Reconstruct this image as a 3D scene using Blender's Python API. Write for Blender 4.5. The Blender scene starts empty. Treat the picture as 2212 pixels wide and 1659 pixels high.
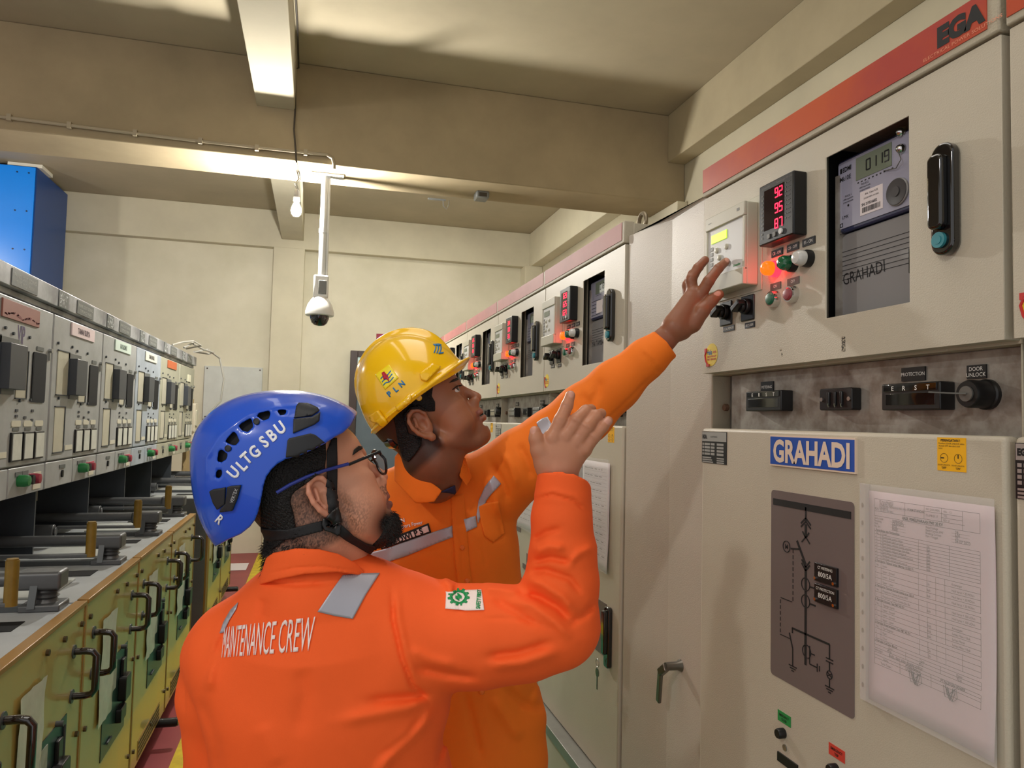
import bpy, bmesh, math, random
import numpy as np
from mathutils import Vector, Matrix
from mathutils.bvhtree import BVHTree
C = bpy.context.scene.collection
random.seed(7); RNG = np.random.RandomState(7)
# ------------------------------------------------------------------ camera, world, lights, exposure
F = 1580.4; YAW, PIT, ROL = .26112544, .0517773, .02306593; CAMZ = 1.6
_cy, _sy, _cp, _sp = math.cos(YAW), math.sin(YAW), math.cos(PIT), math.sin(PIT)
_f = np.array([_sy*_cp, _cy*_cp, _sp]); _r = np.array([_cy, -_sy, 0.]); _u = np.cross(_r, _f)
_cr, _sr = math.cos(ROL), math.sin(ROL)
_r, _u = _cr*_r+_sr*_u, -_sr*_r+_cr*_u
cam = bpy.data.cameras.new('camera'); camo = bpy.data.objects.new('camera', cam); C.objects.link(camo)
cam.sensor_width = 36; cam.lens = F/2212*36; cam.clip_start = .02
M = Matrix.Identity(4)
for i in range(3):
    M[i][0] = _r[i]; M[i][1] = _u[i]; M[i][2] = -_f[i]
M[2][3] = CAMZ
camo.matrix_world = M
bpy.context.scene.camera = camo
def ray(x, y): return (x-1106)/F*_r-(y-829.5)/F*_u+_f
def at(x, y, dep):
    v = ray(x, y)*dep; return Vector((v[0], v[1], v[2]+CAMZ))
def onX(X, x, y):
    v = ray(x, y); v = v*(X/v[0]); return Vector((v[0], v[1], v[2]+CAMZ))
def onY(Y, x, y):
    v = ray(x, y); v = v*(Y/v[1]); return Vector((v[0], v[1], v[2]+CAMZ))
def onZ(Z, x, y):
    v = ray(x, y); v = v*((Z-CAMZ)/v[2]); return Vector((v[0], v[1], v[2]+CAMZ))
w = bpy.data.worlds.new('world'); bpy.context.scene.world = w; w.use_nodes = True
w.node_tree.nodes['Background'].inputs[0].default_value = (1, .98, .96, 1)
w.node_tree.nodes['Background'].inputs[1].default_value = .7
def light(name, kind, loc, power, col=(1, 1, 1), size=.1, rot=None, sy=None):
    l = bpy.data.lights.new(name, kind); o = bpy.data.objects.new(name, l); C.objects.link(o)
    l.energy = power; l.color = col; o.location = loc
    if kind == 'AREA':
        l.size = size
        if sy: l.shape = 'RECTANGLE'; l.size_y = sy
        o.rotation_euler = rot or (0, 0, 0)
    else: l.shadow_soft_size = size
    return o
light('aisle_lamp', 'POINT', (-2.05, -.45, 3.25), 75, (1, .95, .88), .09)          # hanging bulb behind the photographer
light('near_bay_fill', 'AREA', (.1, 1.6, 4.0), 34, (1, .95, .88), 1.6, (0, 0, 0), 2.6)  # added area fill over the near bay, standing for no real lamp
light('left_aisle_lamp', 'POINT', (-3.82, 6.2, 3.25), 55, (1, .96, .88), .06)
light('far_bay_fill', 'AREA', (.6, 7.3, 3.98), 34, (1, .96, .84), 2.4, (0, 0, 0), 1.2)  # added soft fill to lift the back wall; no such lamp hangs here
vs = bpy.context.scene.view_settings
vs.view_transform = 'Standard'; vs.look = 'None'; vs.exposure = 0.08; vs.gamma = 1; vs.use_curve_mapping = False
# ------------------------------------------------------------------ materials
MT = {}
def srgb(r, g, b):
    f = lambda c: (c/12.92 if c <= .04045 else ((c+.055)/1.055)**2.4)
    return (f(r/255), f(g/255), f(b/255), 1)
def mat(name, col, rough=.5, metal=0, var=0, vscale=6, bump=0, bscale=60, emit=0, coat=0, attr=None, col2=None, thr=(.45, .6), trans=0, ior=1.45, alpha=1):
    if name in MT: return MT[name]
    m = bpy.data.materials.new(name); m.use_nodes = True; nt = m.node_tree; n = nt.nodes; L = nt.links
    b = n['Principled BSDF']; c = srgb(*col); b.inputs['Base Color'].default_value = c
    b.inputs['Roughness'].default_value = rough; b.inputs['Metallic'].default_value = metal
    b.inputs['Coat Weight'].default_value = coat; b.inputs['Transmission Weight'].default_value = trans
    b.inputs['IOR'].default_value = ior; b.inputs['Alpha'].default_value = alpha
    tc = n.new('ShaderNodeTexCoord')
    src = None
    if attr:
        a = n.new('ShaderNodeAttribute'); a.attribute_name = attr; src = a.outputs['Color']
        L.new(src, b.inputs['Base Color'])
    if var or col2:
        t = n.new('ShaderNodeTexNoise'); t.inputs['Scale'].default_value = vscale; t.inputs['Detail'].default_value = 6
        t.inputs['Roughness'].default_value = .6
        L.new(tc.outputs['Object'], t.inputs['Vector'])
        r = n.new('ShaderNodeValToRGB')
        if col2:
            r.color_ramp.elements[0].position = thr[0]; r.color_ramp.elements[1].position = thr[1]
            r.color_ramp.elements[0].color = c; r.color_ramp.elements[1].color = srgb(*col2)
            L.new(t.outputs[0], r.inputs[0]); L.new(r.outputs[0], b.inputs['Base Color'])
        else:
            r.color_ramp.elements[0].position = .3; r.color_ramp.elements[1].position = .7
            k0, k1 = 1-var, 1+var*.5
            r.color_ramp.elements[0].color = (k0, k0, k0, 1); r.color_ramp.elements[1].color = (k1, k1, k1, 1)
            x = n.new('ShaderNodeMix'); x.data_type = 'RGBA'; x.blend_type = 'MULTIPLY'; x.inputs[0].default_value = 1
            L.new(t.outputs[0], r.inputs[0]); L.new(r.outputs[0], x.inputs[7])
            if src: L.new(src, x.inputs[6])
            else: x.inputs[6].default_value = c
            L.new(x.outputs[2], b.inputs['Base Color'])
    if bump:
        t = n.new('ShaderNodeTexNoise'); t.inputs['Scale'].default_value = bscale; t.inputs['Detail'].default_value = 3
        L.new(tc.outputs['Object'], t.inputs['Vector'])
        bp = n.new('ShaderNodeBump'); bp.inputs['Strength'].default_value = bump; bp.inputs['Distance'].default_value = .01
        L.new(t.outputs[0], bp.inputs['Height']); L.new(bp.outputs[0], b.inputs['Normal'])
    if emit:
        b.inputs['Emission Color'].default_value = c; b.inputs['Emission Strength'].default_value = emit
    MT[name] = m; return m
# ------------------------------------------------------------------ mesh builder
class MB:
    def __init__(s): s.v = []; s.f = []; s.m = []
    def add(s, vs, fs, m=0):
        k = len(s.v); s.v += [tuple(p) for p in vs]; s.f += [tuple(i+k for i in f) for f in fs]; s.m += [m]*len(fs); return s
    def box(s, x0, x1, y0, y1, z0, z1, m=0):
        v = [(x, y, z) for z in (z0, z1) for y in (y0, y1) for x in (x0, x1)]
        return s.add(v, [(0, 2, 3, 1), (4, 5, 7, 6), (0, 1, 5, 4), (2, 6, 7, 3), (0, 4, 6, 2), (1, 3, 7, 5)], m)
    def obox(s, c, ax, hs, m=0):
        c = Vector(c); v = []
        for k in (-1, 1):
            for j in (-1, 1):
                for i in (-1, 1): v.append(c+ax[0]*(i*hs[0])+ax[1]*(j*hs[1])+ax[2]*(k*hs[2]))
        return s.add(v, [(0, 2, 3, 1), (4, 5, 7, 6), (0, 1, 5, 4), (2, 6, 7, 3), (0, 4, 6, 2), (1, 3, 7, 5)], m)
    def bar(s, p, q, wd, th, up=(0, 0, 1), m=0):
        p, q = Vector(p), Vector(q); a = (q-p); L = a.length; a.normalize(); b = Vector(up).cross(a)
        if b.length < 1e-6: b = Vector((1, 0, 0)).cross(a)
        b.normalize(); c = a.cross(b)
        return s.obox((p+q)/2, (a, b, c), (L/2, wd/2, th/2), m)
    def cyl(s, p, q, r, r2=None, n=20, m=0, cap=True):
        p, q = Vector(p), Vector(q); r2 = r if r2 is None else r2; a = (q-p).normalized()
        b = a.orthogonal().normalized(); c = a.cross(b); v = []
        for P, R in ((p, r), (q, r2)):
            for i in range(n):
                t = 2*math.pi*i/n; v.append(P+b*(R*math.cos(t))+c*(R*math.sin(t)))
        f = [(i, (i+1) % n, n+(i+1) % n, n+i) for i in range(n)]
        if cap: f += [tuple(range(n))[::-1], tuple(range(n, 2*n))]
        return s.add(v, f, m)
    def tube(s, pts, r, n=10, m=0, closed=False, rs=None):
        P = [Vector(p) for p in pts]; N = len(P); v = []; up = None
        for i in range(N):
            a = (P[(i+1) % N]-P[i-1]) if closed else (P[min(i+1, N-1)]-P[max(i-1, 0)])
            a.normalize()
            up = a.orthogonal().normalized() if up is None else (up-a*up.dot(a)).normalized()
            c = a.cross(up); R = rs[i] if rs else r
            for k in range(n):
                t = 2*math.pi*k/n; v.append(P[i]+up*(R*math.cos(t))+c*(R*math.sin(t)))
        f = []
        for i in range(N if closed else N-1):
            j = (i+1) % N
            for k in range(n): f.append((i*n+k, i*n+(k+1) % n, j*n+(k+1) % n, j*n+k))
        if not closed: f += [tuple(range(n))[::-1], tuple((N-1)*n+k for k in range(n))]
        return s.add(v, f, m)
    def prism(s, poly, z0, z1, m=0, T=None):
        n = len(poly); v = [(x, y, z0) for x, y in poly]+[(x, y, z1) for x, y in poly]
        if T: v = [T(p) for p in v]
        f = [tuple(range(n))[::-1], tuple(range(n, 2*n))]+[(i, (i+1) % n, n+(i+1) % n, n+i) for i in range(n)]
        return s.add(v, f, m)
    def rbox(s, x0, x1, y0, y1, z0, z1, r, m=0, k=5): return s.prism(rrect(x0, x1, y0, y1, r, k), z0, z1, m)
    def lathe(s, prof, o, ax=(0, 0, 1), n=24, m=0):
        o = Vector(o); a = Vector(ax).normalized(); b = a.orthogonal().normalized(); c = a.cross(b); v = []
        for r, h in prof:
            for i in range(n):
                t = 2*math.pi*i/n; v.append(o+a*h+b*(r*math.cos(t))+c*(r*math.sin(t)))
        f = []
        for j in range(len(prof)-1):
            for i in range(n): f.append((j*n+i, j*n+(i+1) % n, (j+1)*n+(i+1) % n, (j+1)*n+i))
        f += [tuple(range(n))[::-1], tuple((len(prof)-1)*n+i for i in range(n))]
        return s.add(v, f, m)
    def plate(s, x0, x1, y0, y1, hx0, hx1, hy0, hy1, z0, z1, m=0, zi=-.003):      # plate with a rectangular opening, one clean ring
        o = [(x0, y0), (x1, y0), (x1, y1), (x0, y1)]; i = [(hx0, hy0), (hx1, hy0), (hx1, hy1), (hx0, hy1)]
        v = [(a, b, z0) for a, b in o]+[(a, b, zi) for a, b in i]+[(a, b, z1) for a, b in o]+[(a, b, z1) for a, b in i]; f = []
        for k in range(4):
            j = (k+1) % 4
            f += [(8+k, 8+j, 12+j, 12+k), (k, 4+k, 4+j, j), (k, j, 8+j, 8+k), (4+k, 12+k, 12+j, 4+j)]
        return s.add(v, f, m)
    def text(s, txt, x, y, z, h, m=0, sx=1, bold=0, al='CENTER', rot=0, depth=.0004):
        vs, fs = text2d(txt, bold)
        xs = [p[0] for p in vs]; 
        if not xs: return s
        x0, x1 = min(xs), max(xs); ox = {'CENTER': (x0+x1)/2, 'LEFT': x0, 'RIGHT': x1}[al]
        k = h/.70; ca, sa = math.cos(rot), math.sin(rot); out = []
        for p in vs:
            a, b = (p[0]-ox)*k*sx, (p[1]-.35)*k
            out.append((x+a*ca-b*sa, y+a*sa+b*ca, z+depth))
        return s.add(out, fs, m)
    def build(s, name, mats, parent=None, bevel=0, seg=2, smooth=True, ang=35, label=None):
        me = bpy.data.meshes.new(name); me.from_pydata(s.v, [], s.f)
        for mm in (mats if isinstance(mats, (list, tuple)) else [mats]): me.materials.append(mm)
        me.polygons.foreach_set('material_index', s.m)
        if smooth:
            me.shade_smooth(); me.set_sharp_from_angle(angle=math.radians(ang))
        me.update()
        o = bpy.data.objects.new(name, me); C.objects.link(o)
        if parent: o.parent = parent
        if bevel:
            b = o.modifiers.new('bevel', 'BEVEL'); b.width = bevel; b.segments = seg; b.limit_method = 'ANGLE'; b.angle_limit = math.radians(40)
            b.harden_normals = False
        if label: o['label'] = label
        return o
def rrect(x0, x1, y0, y1, r, k=5):
    p = []
    for cx, cy, a0 in ((x1-r, y1-r, 0), (x0+r, y1-r, 90), (x0+r, y0+r, 180), (x1-r, y0+r, 270)):
        for i in range(k+1):
            t = math.radians(a0+90*i/k); p.append((cx+r*math.cos(t), cy+r*math.sin(t)))
    return p
def circ(cx, cy, r, n=24, ry=None): return [(cx+r*math.cos(2*math.pi*i/n), cy+(ry or r)*math.sin(2*math.pi*i/n)) for i in range(n)]
_tc = {}
def text2d(txt, bold=0):
    key = (txt, bold)
    if key in _tc: return _tc[key]
    cu = bpy.data.curves.new('t', 'FONT'); cu.body = txt; cu.offset = bold; cu.resolution_u = 3
    o = bpy.data.objects.new('t', cu); C.objects.link(o)
    me = bpy.data.meshes.new_from_object(o.evaluated_get(bpy.context.evaluated_depsgraph_get()))
    vs = [tuple(v.co) for v in me.vertices]; fs = [tuple(p.vertices) for p in me.polygons]
    bpy.data.objects.remove(o); bpy.data.curves.remove(cu); bpy.data.meshes.remove(me)
    _tc[key] = (vs, fs); return vs, fs
def tag(o, label=None, cat=None, group=None, kind=None):
    if label: o['label'] = label
    if cat: o['category'] = cat
    if group: o['group'] = group
    if kind: o['kind'] = kind
    return o
def thing(name, loc, label, cat, group=None, rot=None):
    o = bpy.data.objects.new(name, None); C.objects.link(o); o.empty_display_size = .05
    if rot is not None:
        m4 = rot.to_4x4(); m4.translation = Vector(loc); o.matrix_world = m4
    else: o.location = loc
    return tag(o, label, cat, group)
RIGHT = Matrix(((0, 0, -1), (-1, 0, 0), (0, 1, 0)))      # local x -> -Y, y -> Z, z -> -X (fronts facing the aisle from the right)
LEFT = Matrix(((0, 0, 1), (1, 0, 0), (0, 1, 0)))         # local x -> +Y, y -> Z, z -> +X
BACK = Matrix(((1, 0, 0), (0, 0, -1), (0, 1, 0)))        # on the back wall, facing -Y
def struct(name, mb, m, **k):
    o = mb.build(name, m, **k); o['kind'] = 'structure'; return o
# ------------------------------------------------------------------ the room
plaster = mat('aged_plaster', (212, 205, 182), .85, var=.13, vscale=1.3, bump=.12, bscale=9)
plaster_b = mat('back_wall_plaster', (224, 218, 198), .85, col2=(204, 199, 176), thr=(.35, .72), vscale=1.1, bump=.1, bscale=12)
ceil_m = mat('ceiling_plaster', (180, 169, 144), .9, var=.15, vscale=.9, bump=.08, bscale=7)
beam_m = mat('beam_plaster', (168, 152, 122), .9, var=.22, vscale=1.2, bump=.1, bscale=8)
red_fl = mat('red_floor_paint', (158, 74, 76), .45, col2=(138, 62, 66), vscale=3, thr=(.3, .7))
yel_fl = mat('yellow_floor_paint', (222, 196, 40), .5, col2=(196, 168, 40), vscale=14, thr=(.35, .65))
grn_fl = mat('green_floor_paint', (70, 140, 104), .5, var=.15)
GX0, GX1 = -6.2, 2.75
struct('floor', MB().box(GX0, 2.8, -1.5, 9.2, -.1, 0), red_fl)
struct('trim_1', MB().box(-.585, -.46, -1.5, 9.1, 0, .0015), yel_fl)
struct('trim_2', MB().box(-.46, .78, -1.5, 9.1, 0, .001), grn_fl)
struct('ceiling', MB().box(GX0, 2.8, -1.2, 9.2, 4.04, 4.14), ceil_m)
struct('wall_back', MB().box(GX0, 2.8, 9.12, 9.22, 0, 4.04), plaster_b)
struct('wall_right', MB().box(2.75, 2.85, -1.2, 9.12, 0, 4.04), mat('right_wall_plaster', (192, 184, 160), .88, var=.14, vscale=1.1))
struct('wall_left', MB().box(GX0-.1, GX0, 1.5, 9.12, 0, 4.04), plaster)
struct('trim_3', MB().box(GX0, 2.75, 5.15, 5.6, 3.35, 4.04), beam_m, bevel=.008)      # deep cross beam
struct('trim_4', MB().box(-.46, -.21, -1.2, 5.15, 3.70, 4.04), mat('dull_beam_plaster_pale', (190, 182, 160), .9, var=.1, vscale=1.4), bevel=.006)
struct('trim_5', MB().box(-.46, -.21, 5.6, 9.0, 3.70, 4.04), plaster, bevel=.006)
struct('trim_6', MB().box(GX0, 2.75, 9.0, 9.12, 3.60, 4.04), plaster, bevel=.006)
struct('trim_7', MB().box(-.545, -.19, 8.97, 9.12, 0, 3.60), plaster, bevel=.006)
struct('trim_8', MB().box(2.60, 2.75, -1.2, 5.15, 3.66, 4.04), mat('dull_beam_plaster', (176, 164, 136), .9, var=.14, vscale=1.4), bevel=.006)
struct('trim_9', MB().box(2.60, 2.75, 5.6, 9.0, 3.60, 4.04), plaster, bevel=.006)
struct('trim_10', MB().box(2.52, 2.75, 8.9, 9.12, 0, 3.60), plaster, bevel=.006)
struct('trim_11', MB().box(2.66, 2.75, 5.1, 5.65, 0, 3.35), plaster, bevel=.006)
# door with a glazed transom in the back wall
brown = mat('dark_brown_wood', (62, 48, 44), .4)
gl = mat('transom_glass', (206, 226, 214), .25, emit=.55)
dr = tag(MB().box(.47, 1.27, 9.085, 9.11, 0, 2.02).build('door_1', mat('slate_blue_door', (98, 112, 122), .5, var=.1)), kind='structure')
fr = MB().box(.385, .47, 9.03, 9.125, 0, 2.42).box(1.27, 1.355, 9.03, 9.125, 0, 2.42).box(.47, 1.27, 9.03, 9.125, 2.345, 2.42).box(.47, 1.27, 9.03, 9.125, 2.02, 2.09).build('door_frame', brown, dr, bevel=.004)
g = MB().box(.47, 1.27, 9.10, 9.115, 2.09, 2.345).build('transom_pane', gl, dr)
MB().box(.47, 1.27, 9.095, 9.10, 2.23, 2.262).build('transom_bar', mat('pale_cyan', (120, 190, 205), .4), dr)
MB().cyl((.53, 9.07, 1.0), (.53, 9.03, 1.0), .02).box(.52, .64, 9.02, 9.035, .99, 1.01).build('door_handle', mat('steel', (170, 170, 168), .3, .9), dr)
# red safety signs over the door
red_s = mat('crimson_sign', (150, 36, 58), .4); white_s = mat('white_print', (238, 236, 236), .5)
def wall_sign(x0, x1, z0, z1, txt, lab):
    t = thing('wall_sign', (x0, 9.118, z0), lab, 'sign', rot=BACK)
    MB().box(0, x1-x0, 0, z1-z0, 0, .006).build('sign_board', red_s, t)
    MB().text(txt, .13 if x0 < 1 else .06, (z1-z0)-.07, .0065, .07, bold=.03, al='LEFT').build('lettering', white_s, t)
wall_sign(.69, 1.21, 2.43, 2.65, 'KECE', 'crimson safety sign on the back wall, left one, behind the yellow hard hat')
wall_sign(1.28, 1.86, 2.40, 2.62, 'UBAHKAN', 'crimson safety sign on the back wall, right one, beside the cabinet row')
# pale cover board on the back wall
t = thing('wall_board', (-1.26, 9.115, 1.55), 'pale grey blank cover board screwed to the back wall left of the pilaster', 'board', rot=BACK)
MB().box(0, .64, 0, .62, 0, .03).build('board_panel', mat('pale_grey_board', (205, 208, 204), .6, var=.08), t, bevel=.004)
for a, b in ((.03, .03), (.61, .03), (.03, .59), (.61, .59)): MB().cyl((a, b, .03), (a, b, .036), .009).build('screw', brown, t)
# tall blue unit against ceiling
blue_b = mat('lit_blue_front', (10, 140, 255), .3, coat=.3)  # lamplight on the front is put into this brighter blue
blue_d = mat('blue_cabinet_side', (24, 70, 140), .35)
t = thing('wall_unit', (-3.2, 8.5, 1.3), 'tall glossy blue sheet metal unit hung in the back left corner under the ceiling', 'cabinet')
MB().box(-.44, .465, -.42, .5, 0, 2.70).build('casing', blue_d, t, bevel=.006)
MB().box(-.44, .455, -.436, -.42, .01, 2.69).build('front_panel', blue_b, t, bevel=.003)
MB().box(.20, .50, -.40, -.10, 2.70, 2.735).build('mounting_pad', mat('off_white', (225, 222, 210), .6), t)
for i in range(7):
    for xx in (.40, .30):
        MB().cyl((xx, -.436, .35+i*.38), (xx, -.441, .35+i*.38), .008, n=10).build('rivet', mat('dark_blue_rivet', (16, 40, 90), .4), t)
# conduit on the beam
cond = mat('painted_conduit', (172, 160, 136), .6); whp = mat('white_plastic', (232, 232, 228), .35)
t = thing('conduit', (-.3, 5.14, 3.5), 'thin painted conduit clipped along the face of the deep cross beam', 'conduit')
def L(p, t_): return Vector(p)-t_.location
pts = [onY(5.13, x, y) for x, y in ((-120, 238), (0, 252), (200, 277), (420, 304), (630, 327), (705, 334), (718, 342), (722, 356), (722, 366))]
MB().tube([L(p, t) for p in pts], .011).build('pipe', cond, t)
for x, y in ((20, 254), (150, 271), (292, 288), (433, 305), (555, 320), (660, 330)):
    p = L(onY(5.13, x, y), t); MB().box(p.x-.012, p.x+.012, p.y-.014, p.y+.02, p.z-.02, p.z+.02).build('clip', cond, t)
# bulb
BX = onY(5.36, 640, 452)
t = thing('light_bulb', BX, 'bare glowing light bulb hanging by its wire under the deep cross beam', 'light bulb')
prof = [(.004, -.052), (.02, -.047), (.031, -.033), (.036, -.012), (.033, .008), (.024, .03), (.016, .045)]
MB().lathe(prof, (0, 0, 0), n=24).build('glass_bulb', mat('glowing_glass', (255, 250, 240), .2, emit=3000), t)
MB().lathe([(.013, .045), (.015, .05), (.024, .06), (.024, .085), (.018, .09), (.018, .13), (.008, .145)], (0, 0, 0)).build('lamp_socket', mat('grey_socket', (150, 150, 152), .4), t)
zb = 3.352-BX.z
wp = [(0, 0, .14), (-.015, -.01, .18), (.01, 0, .22), (-.01, .0, .30), (.0, .01, zb)]
MB().tube(wp, .005, 8).tube([(p[0]+.012, p[1], p[2]) for p in wp], .004, 8).build('wire', mat('grey_wire', (160, 158, 150), .5), t)
t2 = thing('hanging_wire', (-.2, 5.1, 3.7), 'dark wire running down the right side of the small ceiling beam to the bulb', 'wire')
pts = [Vector((-.195, y, 4.0-.03*math.sin(y*5))) for y in (2.2, 2.8, 3.4, 4, 4.6)]+[Vector((-.195, 5.10, 3.98)), onY(5.13, 638, 150), onY(5.13, 638, 230), onY(5.13, 635, 280), onY(5.09, 639, 330), onY(5.10, 640, 350), Vector((BX.x, 5.30, 3.345)), Vector((BX.x, 5.36, 3.34))]
MB().tube([p-t2.location for p in pts], .006, 8).build('cable', mat('dark_cable', (70, 62, 52), .6), t2)
# cctv camera on its pole
PT = onY(5.38, 703, 378); PB = onY(5.38, 698, 596)
t = thing('security_camera', (PT.x, 5.38, PB.z), 'white dome security camera on a pole under the cross beam, right of the bulb', 'security camera')
H = 3.35-PB.z
MB().cyl((0, 0, 0), (0, 0, H), .026, n=20).cyl((0, 0, H*.42), (0, 0, H*.42+.03), .031).build('pole', mat('white_pole', (226, 228, 226), .4), t)
MB().cyl((.034, -.01, -.02), (.03, -.01, H), .008, n=8).build('cable_sleeve', whp, t)
MB().box(-.1, .13, -.06, .06, H-.012, H-.0).build('mounting_plate', whp, t, bevel=.003)
for a in (-.08, -.05, .08, .11): MB().cyl((a, -.04, H-.012), (a, -.04, H-.02), .007, n=8).build('screw', mat('steel', (1, 1, 1)), t)
MB().box(-.055, .05, -.045, .045, -.16, 0).build('bracket_box', whp, t, bevel=.012)
MB().box(-.02, .035, -.052, -.04, -.14, -.04).build('bracket_window', mat('grey_plastic', (120, 122, 120), .4), t, bevel=.004)
MB().lathe([(.03, -.14), (.06, -.17), (.085, -.21), (.1, -.26), (.1, -.285), (.095, -.29)], (-.005, 0, 0), n=32).build('dome_housing', whp, t)
MB().lathe([(.068, -.285), (.066, -.31), (.055, -.34), (.035, -.357), (.006, -.363)], (-.005, 0, 0), n=28).build('dark_dome', mat('black_gloss', (14, 14, 16), .08, coat=1), t)
t = thing('junction_box', onZ(3.345, 1040, 418), 'small grey sensor box fixed under the cross beam', 'sensor')
MB().box(-.05, .05, -.06, .06, -.05, .005).build('casing', mat('grey_plastic', (1, 1, 1)), t, bevel=.01)
MB().box(-.03, .03, -.061, -.055, -.04, -.01).build('slot', mat('dark_cable', (1, 1, 1)), t)
t = thing('ceiling_hook', onZ(3.345, 957, 432), 'small wire hook hanging under the cross beam, left of the sensor box', 'hook')
MB().box(-.12, .02, -.01, .01, -.006, .005).build('strip', mat('grey_plastic', (1, 1, 1)), t)
MB().tube([(0, 0, 0), (.005, 0, -.05), (.03, 0, -.07), (.045, 0, -.04), (.05, 0, 0)], .004, 8).build('wire_loop', mat('steel', (1, 1, 1)), t)
# ------------------------------------------------------------------ right-hand switchgear
cab = mat('beige_cabinet_paint', (192, 184, 166), .46, bump=.12, bscale=420, var=.05, vscale=3)
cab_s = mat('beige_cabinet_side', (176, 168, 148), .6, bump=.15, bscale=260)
band_o = mat('orange_band', (192, 84, 44), .38, col2=(170, 66, 58), vscale=2.2, thr=(.42, .58))
band_p = mat('faded_red_band', (170, 112, 108), .62, var=.1)
galv = mat('galvanised_steel', (165, 160, 152), .42, .35, col2=(132, 122, 112), vscale=22, thr=(.4, .62), bump=.05, bscale=40)
black = mat('black_plastic', (20, 20, 22), .35); blackg = mat('black_gloss', (1, 1, 1))
dk = mat('dark_interior', (3, 3, 4), .95); steel = mat('steel', (1, 1, 1)); chrome = mat('chrome', (215, 215, 215), .12, 1)
relay_m = mat('beige_relay_plastic', (186, 182, 164), .4); relay_f = mat('pale_relay_face', (206, 206, 204), .35)
lcd = mat('lime_screen', (190, 236, 40), .4, emit=.75); lcd_off = mat('grey_screen', (112, 122, 104), .3)
led_r = mat('red_led', (255, 24, 60), .3, emit=3.2); ink = mat('black_ink', (24, 24, 26), .6)
white_l = mat('white_lettering', (236, 234, 228), .5); tagb = mat('black_label', (22, 22, 25), .35); taggrey = mat('grey_label', (96, 94, 88), .4)
lamp_on = mat('lit_red_lamp', (255, 62, 6), .25, emit=4); lamp_g = mat('green_lens', (22, 92, 58), .15, coat=1); lamp_w = mat('clear_lens', (205, 204, 200), .15, coat=1)
lamp_ro = mat('lamp_ring_glow', (255, 14, 24), .3, emit=13)
btn_g = mat('green_button', (24, 92, 66), .35); btn_r = mat('dull_red_button', (140, 52, 60), .35)
meter_m = mat('meter_grey', (128, 126, 126), .38); meter_cl = mat('meter_lilac', (158, 158, 178), .25, coat=.6); meter_rim = mat('meter_navy_rim', (52, 56, 88), .3)
paper_w = mat('white_paper', (225, 216, 218), .6); yel_st = mat('yellow_sticker', (235, 208, 60), .45); red_ink = mat('red_ink', (196, 50, 50), .5); blue_ink = mat('blue_ink', (40, 110, 170), .5)
amber = mat('amber_sticker', (240, 178, 16), .45); teal = mat('teal_lock', (52, 134, 146), .35)
SEG = {'0': 'abcdef', '1': 'bc', '2': 'abged', '3': 'abgcd', '4': 'fgbc', '5': 'afgcd', '6': 'afgedc', '7': 'abc', '8': 'abcdefg', '9': 'abcdfg', ' ': ''}
def digits(mb, txt, x, y, z, h, m=0):       # seven segment digits built from little bars; right-aligned at x
    wd = h*.5; t = h*.13; pos = x
    for ch in txt[::-1]:
        if ch == '.':
            mb.box(pos-t*.5, pos+t*.6, y-h/2-t/2, y-h/2+t/2, z, z+.0006, m); continue
        x0 = pos-wd
        S = {'a': (x0, pos, y+h/2-t/2, y+h/2+t/2), 'd': (x0, pos, y-h/2-t/2, y-h/2+t/2), 'g': (x0, pos, y-t/2, y+t/2),
             'f': (x0-t/2, x0+t/2, y, y+h/2), 'e': (x0-t/2, x0+t/2, y-h/2, y), 'b': (pos-t/2, pos+t/2, y, y+h/2), 'c': (pos-t/2, pos+t/2, y-h/2, y)}
        for s in SEG[ch]: q = S[s]; mb.box(*q, z, z+.0006, m)
        pos = x0-h*.28
    return mb
XF = .88; BASEZ = .53; W = .79
def GU(x, y, n=0.0, Y0=1.552):      # photo pixel -> (u, v) on the front of the near cabinet, n metres proud of the door
    v = onX(XF-n, x, y); return (Y0-v.y, v.z-BASEZ)
def kn(p, parent, r=.02, rot=0):     # black rotary selector on a square plate
    b = MB().box(p[0]-.024, p[0]+.024, p[1]-.03, p[1]+.024, 0, .004); b.build('selector_plate', black, parent, bevel=.002)
    k = MB().cyl((p[0], p[1], .004), (p[0], p[1], .014), .017, n=24).cyl((p[0], p[1], .014), (p[0], p[1], .022), .013, n=24)
    k.bar((p[0]-.016*math.cos(rot), p[1]-.016*math.sin(rot), .026), (p[0]+.016*math.cos(rot), p[1]+.016*math.sin(rot), .026), .012, .018, (0, 0, 1))
    return k.build('selector_knob', black, parent, bevel=.002)
def round_btn(p, m, parent, name, proud=.014, r=.0125, ring=chrome, body=None):
    o = MB().lathe([(r*1.35, 0), (r*1.35, proud*.5), (r*1.2, proud), (r*1.05, proud)], (p[0], p[1], 0), n=24).build(name, ring, parent)
    MB().lathe([(r, proud*.9), (r, proud+.001), (r*.8, proud+.004), (r*.3, proud+.005)], (p[0], p[1], 0), n=24).build('lens' if 'lamp' in name else 'button_cap', m, o); return o
def lamp(p, m, parent, ring):
    o = MB().lathe([(.0165, 0), (.0165, .008), (.015, .012), (.015, .014)], (p[0], p[1], 0), n=28).build('pilot_lamp', ring, parent)
    MB().lathe([(.014, .013), (.0145, .017), (.014, .026), (.011, .031), (.003, .033)], (p[0], p[1], 0), n=28).build('lens', m, o); return o
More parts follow.
